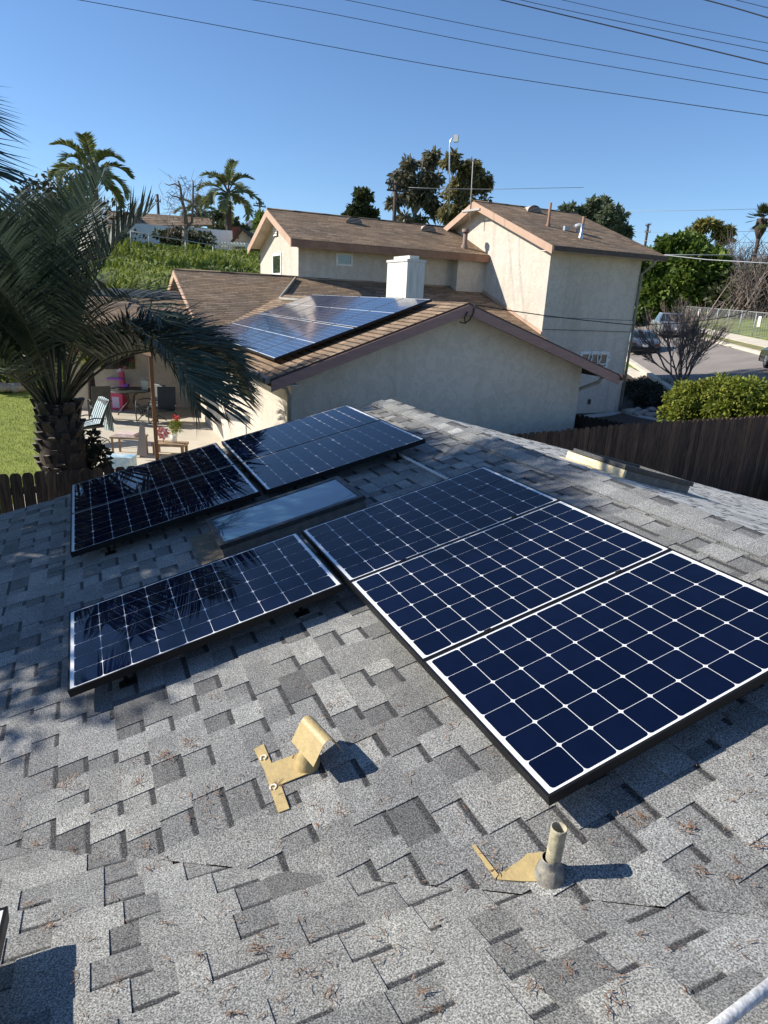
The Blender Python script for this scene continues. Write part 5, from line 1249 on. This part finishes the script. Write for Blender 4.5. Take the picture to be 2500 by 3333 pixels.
root = empty('peach_house', at(800, 850, 58), label='small peach house with a brown gable roof behind the white pergola', cat='house'); bpy.context.view_layer.update()
b = MB(); D_ = 58; bk_ = V(CZ.x, CZ.y, 0).normalized() * 7; P_ = [at(x, y, D_) for x, y in ((756, 782), (757, 846), (848, 855), (848, 792), (786, 746))]
b.slab(P_[::-1], bk_); par(b.build('wall', MST2), root)
b = MB(); l_, rr_, t_ = at(750, 786, D_ - .5), at(852, 796, D_ - .5), at(785, 741, D_ - .5); b.slab([l_, t_, t_ + bk_ * 1.1, l_ + bk_ * 1.1], (0, 0, -.16)); b.slab([t_, rr_, rr_ + bk_ * 1.1, t_ + bk_ * 1.1], (0, 0, -.16)); par(b.build('roof', MR), root)
b = MB(); facing_box(b, 757, 775, 738, 775, D_ - .2, .7); par(b.build('chimney', M_brick), root)
b = MB(); facing_box(b, 772, 786, 806, 846, D_ - .06, .05); par(b.build('door', M_pane), root)
root = empty('pergola', at(740, 845, 55), label='white slatted pergola in front of the small peach house', cat='pergola'); bpy.context.view_layer.update()
for x in (697, 716, 743, 800): b = MB(); facing_box(b, x, x + 5, 795, 846, 55, .16); par(b.build('post', M_wpaint), root)
b = MB()
for k in range(12): facing_box(b, 684 + k * 10.4, 687.5 + k * 10.4, 785 + .4 * k, 790 + .4 * k, 54.5, 3.5)
facing_box(b, 682, 806, 790, 796, 54.8, .1); par(b.build('slat_roof', M_wpaint), root)
root = empty('grey_roof_house', at(862, 760, 90), label='distant white house with a grey roof behind the peach house', cat='house'); bpy.context.view_layer.update()
b = MB(); facing_box(b, 795, 900, 738, 790, 90, 5); par(b.build('wall', M_cloudw), root); b = MB(); q = [at(x, y, D) for x, y, D in ((790, 742, 89), (905, 742, 89), (890, 716, 93), (815, 716, 93))]; b.slab(fixup(q), (0, 0, -.2)); par(b.build('roof', mat('grey_far_roof', (.10, .10, .11), .9)), root)
tree('hill_shrub', 690, 690, 745, 760, 75, L_dark, M_bark, 'dark shrub with two pointed tips between the palms on the hill', cat='shrub', nclump=22, nleaf=40, L=.5, w_=.25, seed=41)
tree('hill_shrub', 715, 725, 800, 765, 70, L_dark, M_bark, 'low dark shrub at the foot of the queen palm', cat='shrub', nclump=24, nleaf=40, L=.5, w_=.25, seed=42)
tree('hill_shrub', 500, 752, 700, 808, 54, L_dark, M_bark, 'row of dark shrubs under the white hilltop wall', cat='shrub', nclump=60, nleaf=34, L=.35, w_=.2, seed=43, depth=2, flat_=.3)
tree('hill_shrub', 838, 700, 880, 790, 80, L_ficus, M_bark, 'green bush beside the gable end on the hill', cat='shrub', nclump=20, nleaf=40, L=.5, w_=.3, seed=46)
root = empty('hill_fence', at(600, 790, 46), label='thin chain link fence running across the green hill', cat='fence'); bpy.context.view_layer.update()
hp = [at(x, y, 46) for x, y in ((425, 752), (483, 765), (600, 783), (690, 797))]
for x, yt, yb_ in ((426, 752, 800), (486, 762, 800), (604, 783, 825), (694, 797, 840)): b = MB(); b.tube([at(x, yt, 46), at(x, yb_, 46)], .04, 5); par(b.build('post', M_mesh), root)
b = MB(); b.tube(hp, .03, 5); par(b.build('rail', M_mesh), root)
# ------------------------------------------------------------------ utility poles, lamp, wires
def pole(px, pyt, pyb, D, arms, label, r0=.16):
    t = at(px, pyt, D); g = at(px, pyb, D); root = empty('utility_pole', V(t.x, t.y, min(g.z, t.z - 8)), label=label, cat='utility pole', group='utility poles on the skyline'); bpy.context.view_layer.update()
    b = MB(); b.tube([V(t.x, t.y, min(g.z, t.z - 8)), t], [r0 * 1.1, r0 * .8], 8); par(b.build('pole', M_pole), root)
    for (x0, y0, x1, y1) in arms:
        b = MB(); a, c = at(x0, y0, D - .2), at(x1, y1, D - .2); b.bar(a, c, .12, .14)
        for k in range(4): p = a.lerp(c, .08 + .28 * k); b.tube([p, p + V(0, 0, .28)], .05, 5)
        par(b.build('crossarm', M_pole), root)
pole(1289, 588, 722, 62, ((1254, 595, 1314, 602), (1259, 618, 1322, 624), (1288, 655, 1330, 661)), 'brown utility pole in front of the tall airy eucalyptus', .2)
pole(845, 655, 722, 95, ((824, 668, 866, 674), (832, 662, 860, 664), (830, 690, 856, 692), (828, 704, 858, 706)), 'utility pole with four crossarms left of the gabled roof')
pole(512, 632, 695, 95, ((505, 655, 524, 656),), 'plain utility pole left of the bare hilltop tree', .2)
pole(2111, 728, 806, 120, ((2101, 735, 2120, 731), (2098, 755, 2118, 756)), 'utility pole between the tower roof and the huge green tree', .22)
p0_ = at(1463, 640, 74); root = empty('street_lamp', p0_, label='pale street lamp on a curved arm rising above the two eucalyptus trees', cat='street lamp'); bpy.context.view_layer.update()
b = MB(); b.tube([at(x, y, 74) for x, y in ((1462, 700), (1463, 540), (1464, 470), (1467, 456), (1475, 448), (1482, 446))], .07, 6); par(b.build('pole', M_alu), root); b = MB(); b.obox(at(1485, 451, 74), V(.16, .16, 0), V(-.14, .14, 0), V(0, 0, .32)); par(b.build('lamp_head', mat('lamp_grey', (.62, .62, .64), .5)), root)
W8 = [((-300, -95), (265, 0), (790, 98), (1507, 233), (2500, 378), (2900, 430), 26, .011, 'lowest thin power line sweeping down across the whole sky'),
      ((100, -95), (868, 0), (1600, 151), (2500, 304), (2900, 366), None, 27, .010, 'second lowest thin power line across the sky'),
      ((500, -125), (1130, 0), (1660, 109), (2500, 261), (2900, 328), None, 28, .010, 'third lowest thin power line across the sky'),
      ((1300, -85), (1628, 0), (2080, 107), (2500, 209), (2900, 305), None, 24, .016, 'thick dark power line ending mid height at the right edge'),
      ((1400, -75), (1688, 0), (2100, 88), (2500, 168), (2900, 245), None, 28, .010, 'thin power line just above the thick dark one'),
      ((1500, -75), (1831, 0), (2170, 76), (2500, 141), (2900, 215), None, 29, .009, 'thin power line second above the thick dark one'),
      ((2100, -50), (2298, 0), (2400, 28), (2500, 58), (2900, 175), None, 24, .015, 'short thick power line in the top right corner'),
      ((2250, -40), (2396, 0), (2450, 13), (2500, 26), (2900, 130), None, 28, .009, 'short thin power line at the extreme top right corner')]
for row in W8:
    pts = [p for p in row[:6] if p is not None]; D, rr, lab = row[6], row[7], row[8]
    P_ = [at(x, y, D + (x - 1250) * -.002) for x, y in pts]; dense = []
    for i in range(len(P_) - 1):
        for k in range(6): dense.append(P_[i].lerp(P_[i + 1], k / 6))
    dense.append(P_[-1])
    for _ in range(6): dense = [dense[0]] + [(dense[i - 1] + dense[i] * 2 + dense[i + 1]) / 4 for i in range(1, len(dense) - 1)] + [dense[-1]]
    b = MB(); b.tube(dense, rr, 5); tag(b.build('power_line', M_wire), lab, 'power line', 'power lines overhead')
def cable(name, pts, rr, lab, m=M_wire):
    b = MB(); b.tube([at(x, y, D) for x, y, D in pts], rr, 5); tag(b.build(name, m), lab, 'cable', 'service cables')
cable('service_cable', ((1545, 992, 12.2), (1653, 1010, 13), (1780, 1028, 14), (1900, 1042, 15), (2060, 1058, 16), (2220, 1052, 17), (2378, 1031, 18), (2560, 972, 19)), .010, 'service cable from the near gable peak past the tower to the right edge')
M_lw = mat('pale_cable', (.35, .36, .38), .6)
cable('service_cable', ((2163, 829, 26.5), (2300, 830, 27), (2420, 829, 28), (2560, 826, 29)), .014, 'upper pale cable from the tower eave to the right edge', M_lw)
cable('service_cable', ((2163, 830, 26.5), (2300, 845, 25), (2420, 852, 24), (2560, 860, 23)), .014, 'lower pale cable from the tower eave to the right edge', M_lw)
for y0, y1, lab in ((688, 678, 'upper'), (755, 752, 'middle'), (780, 790, 'lower')):
    cable('distant_cable', ((1990, y0, 118), (2250, (y0 + y1) / 2 + 2, 118), (2560, y1, 118)), .03, '%s distant cable beyond the tower roof against the sky' % lab, M_lw)
cable('distant_cable', ((1330, 610, 60), (1420, 614, 60), (1600, 616, 60), (1900, 610, 60)), .02, 'distant cable crossing in front of both eucalyptus trees', M_lw)
# ------------------------------------------------------------------ patio: pergola posts, furniture, pots
ZP = ZG + .055
def pz(px, py): return onz(px, py, ZP)
root = empty('patio_pergola', pz(307, 1359), label='two brown wooden posts with a beam beside the near patio', cat='pergola'); bpy.context.view_layer.update()
q1_, q2_ = pz(307, 1359), pz(512, 1496)
for q in (q1_, q2_): b = MB(); b.box((q.x - .04, q.y - .04, ZP), (q.x + .04, q.y + .04, ZP + 2.35)); par(b.build('post', M_wood), root)
b = MB(); b.bar(V(q1_.x - .4, q1_.y, ZP + 2.4), V(q2_.x + .4, q2_.y, ZP + 2.4), .05, .13); par(b.build('beam', M_wood), root)
def patio_chair(p, az, lab, seat=M_iron, cover=None):
    root = empty('patio_chair', p, label=lab, cat='chair', group='dark metal patio chairs'); bpy.context.view_layer.update()
    f = V(math.cos(az), math.sin(az), 0); s = V(-f.y, f.x, 0); U = V(0, 0, 1)
    b = MB(); b.obox(p + U * .42, f * .26, s * .25, U * .03); par(b.build('seat', seat, bevel=.01), root)
    b = MB(); c = p - f * .30 + U * .72; b.obox(c, s * .25, (U * .95 - f * .3).normalized() * .34, f * .02); par(b.build('backrest', seat, bevel=.01), root)
    for sg_ in (-1, 1):
        b = MB(); o_ = s * sg_ * .27
        b.tube([p + o_ + f * .26, p + o_ + f * .28 + U * .25, p + o_ + f * .24 + U * .60, p + o_ - f * .05 + U * .64, p + o_ - f * .30 + U * .60], .016, 6); par(b.build('armrest', M_iron), root)
        b = MB(); b.tube([p + o_ + f * .26, p + o_ + U * .12 + f * .1, p + o_ + U * .20 - f * .08, p + o_ + U * .10 - f * .28, p + o_ - f * .36 + U * .01], .014, 6); par(b.build('leg', M_iron), root)
        b = MB(); b.tube([p + o_ * .9 + f * .1 + U * .13, p + o_ * .9 + f * .02 + U * .40], .014, 6); par(b.build('leg', M_iron), root)
    return root, f, s
ca_, fa, sa = patio_chair(pz(296, 1440), bk + 2.6 - .2, 'patio chair with a striped towel draped over its back, nearest the big palm')
b = MB(); M_tow = bpy.data.materials.new('striped_towel'); M_tow.use_nodes = True; n_ = M_tow.node_tree.nodes; l_2 = M_tow.node_tree.links; wv_ = n_.new('ShaderNodeTexWave'); wv_.inputs['Scale'].default_value = 3.2; tc_ = n_.new('ShaderNodeTexCoord'); l_2.new(tc_.outputs['UV'], wv_.inputs['Vector'])
l_2.new(ramp(n_, l_2, wv_.outputs[0], [(.4, (.07, .10, .11)), (.6, (.52, .60, .62))]), n_['Principled BSDF'].inputs['Base Color']); n_['Principled BSDF'].inputs['Roughness'].default_value = .95
pp = pz(296, 1440); path = [pp - fa * .47 + V(0, 0, .25), pp - fa * .46 + V(0, 0, .7), pp - fa * .42 + V(0, 0, 1.08), pp - fa * .30 + V(0, 0, .85), pp - fa * .14 + V(0, 0, .50), pp + fa * .15 + V(0, 0, .47), pp + fa * .30 + V(0, 0, .44), pp + fa * .32 + V(0, 0, .28)]
for i in range(len(path) - 1):
    for j in range(6):
        y0, y1 = -.30 + .1 * j, -.20 + .1 * j; wz = lambda k, y: V(0, 0, .02 * math.sin(9 * y + k))
        b.face([path[i] + sa * y0 + wz(i, y0), path[i + 1] + sa * y0 + wz(i + 1, y0), path[i + 1] + sa * y1 + wz(i + 1, y1), path[i] + sa * y1 + wz(i, y1)], 0, [((y0 + .3), i * .1), ((y0 + .3), i * .1 + .1), ((y1 + .3), i * .1 + .1), ((y1 + .3), i * .1)], smooth=True)
tag(b.build('striped_towel', M_tow), 'grey and white striped towel draped over a patio chair', 'towel')
patio_chair(pz(330, 1370), bk + .6, 'patio chair behind the left wooden post')
patio_chair(pz(490, 1372), bk + 2.6, 'patio chair just right of the round table')
patio_chair(pz(545, 1385), bk + 3.4, 'patio chair farthest right, under the arching palm frond')
tp_ = pz(430, 1345); root = empty('patio_table', tp_, label='round dark metal patio table with curved legs', cat='table'); bpy.context.view_layer.update()
b = MB(); b.lathe(tp_ + V(0, 0, .70), [(.0, 0), (.66, 0), (.68, .015), (.66, .03), (.0, .03)], 30); par(b.build('tabletop', M_iron), root)
for k in range(4): a = k * math.pi / 2 + .5; o_ = V(math.cos(a), math.sin(a), 0); b = MB(); b.tube([tp_ + o_ * .48, tp_ + o_ * .34 + V(0, 0, .16), tp_ + o_ * .10 + V(0, 0, .36), tp_ + o_ * .14 + V(0, 0, .55), tp_ + o_ * .42 + V(0, 0, .70)], .018, 6); par(b.build('leg', M_iron), root)
b = MB(); b.lathe(tp_ + V(.0, -.25, .731), [(0, 0), (.10, .0), (.17, .03), (.16, .035), (0, .01)], 16); tag(b.build('bowl', M_iron), 'dark shallow bowl on the round patio table', 'bowl')
b = MB(); c = tp_ + V(.1, .42, .731); b.hexa([c + V(-.08, -.08, 0), c + V(.08, -.08, 0), c + V(.08, .08, 0), c + V(-.08, .08, 0), c + V(-.10, -.10, .30), c + V(.10, -.10, .30), c + V(.10, .10, .28), c + V(-.10, .10, .32)]); tag(b.build('paper_bag', mat('pale_bag', (.62, .70, .68), .8)), 'pale bag standing on the round patio table', 'bag')
# toy kitchen
tk = pz(372, 1330); root = empty('toy_kitchen', tk, label='pink and purple plastic toy kitchen behind the patio table', cat='toy'); bpy.context.view_layer.update()
M_pink = mat('pink_plastic', (.75, .07, .17), .45); M_pur = mat('purple_plastic', (.45, .12, .62), .45); M_lil = mat('lilac_plastic', (.70, .55, .72), .45)
fv = -V(CZ.x, CZ.y, 0).normalized(); sv = V(-fv.y, fv.x, 0)
for nm, o_, hx_, hy_, hz_, m_ in (('base', .26, .38, .20, .26, M_pink), ('counter', .56, .46, .24, .035, M_lil), ('back_panel', .88, .36, .04, .29, M_pink), ('shelf', .95, .38, .10, .03, M_pur), ('top_arch', 1.22, .30, .06, .06, M_lil)):
    b = MB(); b.obox(tk + V(0, 0, o_) - fv * (.1 if nm in ('back_panel', 'top_arch') else 0), sv * hx_, fv * hy_, V(0, 0, hz_)); par(b.build(nm, m_, bevel=.02), root)
for k in (-1, 1): b = MB(); b.obox(tk + V(0, 0, .24) + fv * .19 + sv * k * .15, sv * .11, fv * .012, V(0, 0, .17)); par(b.build('door', M_lil), root)
b = MB(); b.obox(tk + V(0, 0, .68) + sv * .42, sv * .10, fv * .08, V(0, 0, .12)); tag(b.build('toy_bag', M_pur), 'small purple toy hanging beside the pink toy kitchen', 'toy')
# pinwheel, plants, boxes
b = MB(); c = at(262, 1144, math.hypot(q1_.x - CAM.x, q1_.y - CAM.y) - .4); r = random.Random(3)
for k in range(12): a = k * math.pi / 6; d = sv * math.cos(a) + V(0, 0, 1) * math.sin(a); leaf_quad(b, c, d, fv, .21, .15, 0, .18)
tag(b.build('paper_lantern', mat('red_orange_paper', (.75, .10, .055), .7, var=.3, vs=9)), 'red orange hanging ornament beside the left wooden post', 'ornament')
pt = pz(556, 1478); b = MB(); b.obox(pt + V(0, 0, .25), sv * .38, fv * .20, V(0, 0, .03)); 
root = empty('wooden_stand', pt, label='low weathered wooden bench stand carrying plant pots by the right post', cat='stand'); bpy.context.view_layer.update(); M_wst = mat('weathered_wood', (.30, .21, .13), .9, var=.3, vs=5)
par(b.build('top', M_wst), root)
for k in (-1, 1):
    for j in (-1, 1): b = MB(); b.obox(pt + sv * k * .33 + fv * j * .15 + V(0, 0, .11), sv * .03, fv * .03, V(0, 0, .11)); par(b.build('leg', M_wst), root)
pot = pt + sv * .10 + V(0, 0, .281); PSC = .62
root = empty('potted_plant', pot, label='leafy plant with red flowers in a white pot on the wooden stand', cat='plant'); bpy.context.view_layer.update()
b = MB(); b.lathe(pot, [(.0, 0), (.06, 0), (.085, .19), (.075, .19), (.0, .16)], 16); par(b.build('pot', M_wpaint), root)
b = MB(); crown(b, pot + V(0, 0, .40), (.14, .14, .24), 12, 30, .07, .03, r, .4); par(b.build('foliage', L_hedge), root)
b = MB(); crown(b, pot + V(0, 0, .60) + sv * .06, (.08, .08, .05), 5, 12, .04, .03, r, .5); par(b.build('flowers', mat('red_petal', (.6, .02, .02), .6)), root)
b = MB(); c = pt - sv * .16 + V(0, 0, .281)
for k in range(9): a = k * .7; d = sv * math.cos(a) + V(0, 0, 1) * math.sin(a); leaf_quad(b, c + V(0, 0, .22), d, fv, .17, .15, k % 3, .15)
b.tube([c, c + V(0, 0, .2)], .012, 5, 0); tag(b.build('pinwheel', [mat('orange_foil', (.85, .14, .05), .5), mat('pink_foil', (.8, .25, .4), .5), mat('white_foil', (.8, .7, .68), .5)]), 'orange and pink pinwheel on the wooden stand', 'ornament')
# small pale table, blue box and grey lounger top just over the fence
bx = pz(425, 1478); root = empty('side_table', bx, label='low patio table covered with a pinkish cloth near the fence', cat='table'); bpy.context.view_layer.update()
b = MB(); b.obox(bx + V(0, 0, .42), sv * .36, fv * .24, V(0, 0, .02)); par(b.build('tabletop', M_wst), root)
b = MB(); b.hexa([bx + V(0, 0, .442) + sv * x + fv * y for x, y in ((-.33, -.2), (.2, -.22), (.22, .2), (-.3, .23))] + [bx + V(0, 0, .50) + sv * x + fv * y for x, y in ((-.26, -.15), (.18, -.2), (.16, .16), (-.22, .17))]); par(b.build('cloth', mat('pinkish_cloth', (.62, .48, .44), .9, var=.15, vs=9)), root)
for k in (-1, 1):
    for j in (-1, 1): b = MB(); b.obox(bx + sv * k * .32 + fv * j * .2 + V(0, 0, .2), sv * .02, fv * .02, V(0, 0, .2)); par(b.build('leg', M_wst), root)
cx_ = pz(398, 1524) ; b = MB(); b.obox(cx_ + V(0, 0, .13), sv * .26, fv * .16, V(0, 0, .12)); b.obox(cx_ + V(0, 0, .265), sv * .27, fv * .17, V(0, 0, .014))
tag(b.build('storage_box', mat('light_blue_plastic', (.20, .42, .60), .5, col2=(.62, .72, .76), vs=5)), 'light blue and white storage box just beyond the fence', 'box')
b = MB(); c = pz(452, 1496); b.slab([c + V(0, 0, .1) - sv * .04, c + V(0, 0, .1) + sv * .18, c + V(0, 0, .78) + sv * .22 + fv * .1, c + V(0, 0, .86) + sv * .12 + fv * .1], fv * -.03); tag(b.build('folded_parasol', mat('grey_cloth', (.27, .24, .24), .9)), 'folded grey cloth parasol leaning upright beside the low table', 'parasol')
# climbing plant at the palm foot
b = MB(); r = random.Random(77); c = at(285, 1500, 11.2); crown(b, c, (.33, .33, .42), 22, 34, .14, .09, r, .35); tag(b.build('leafy_vine', L_jun), 'dark leafy plant at the foot of the big palm trunk', 'plant')
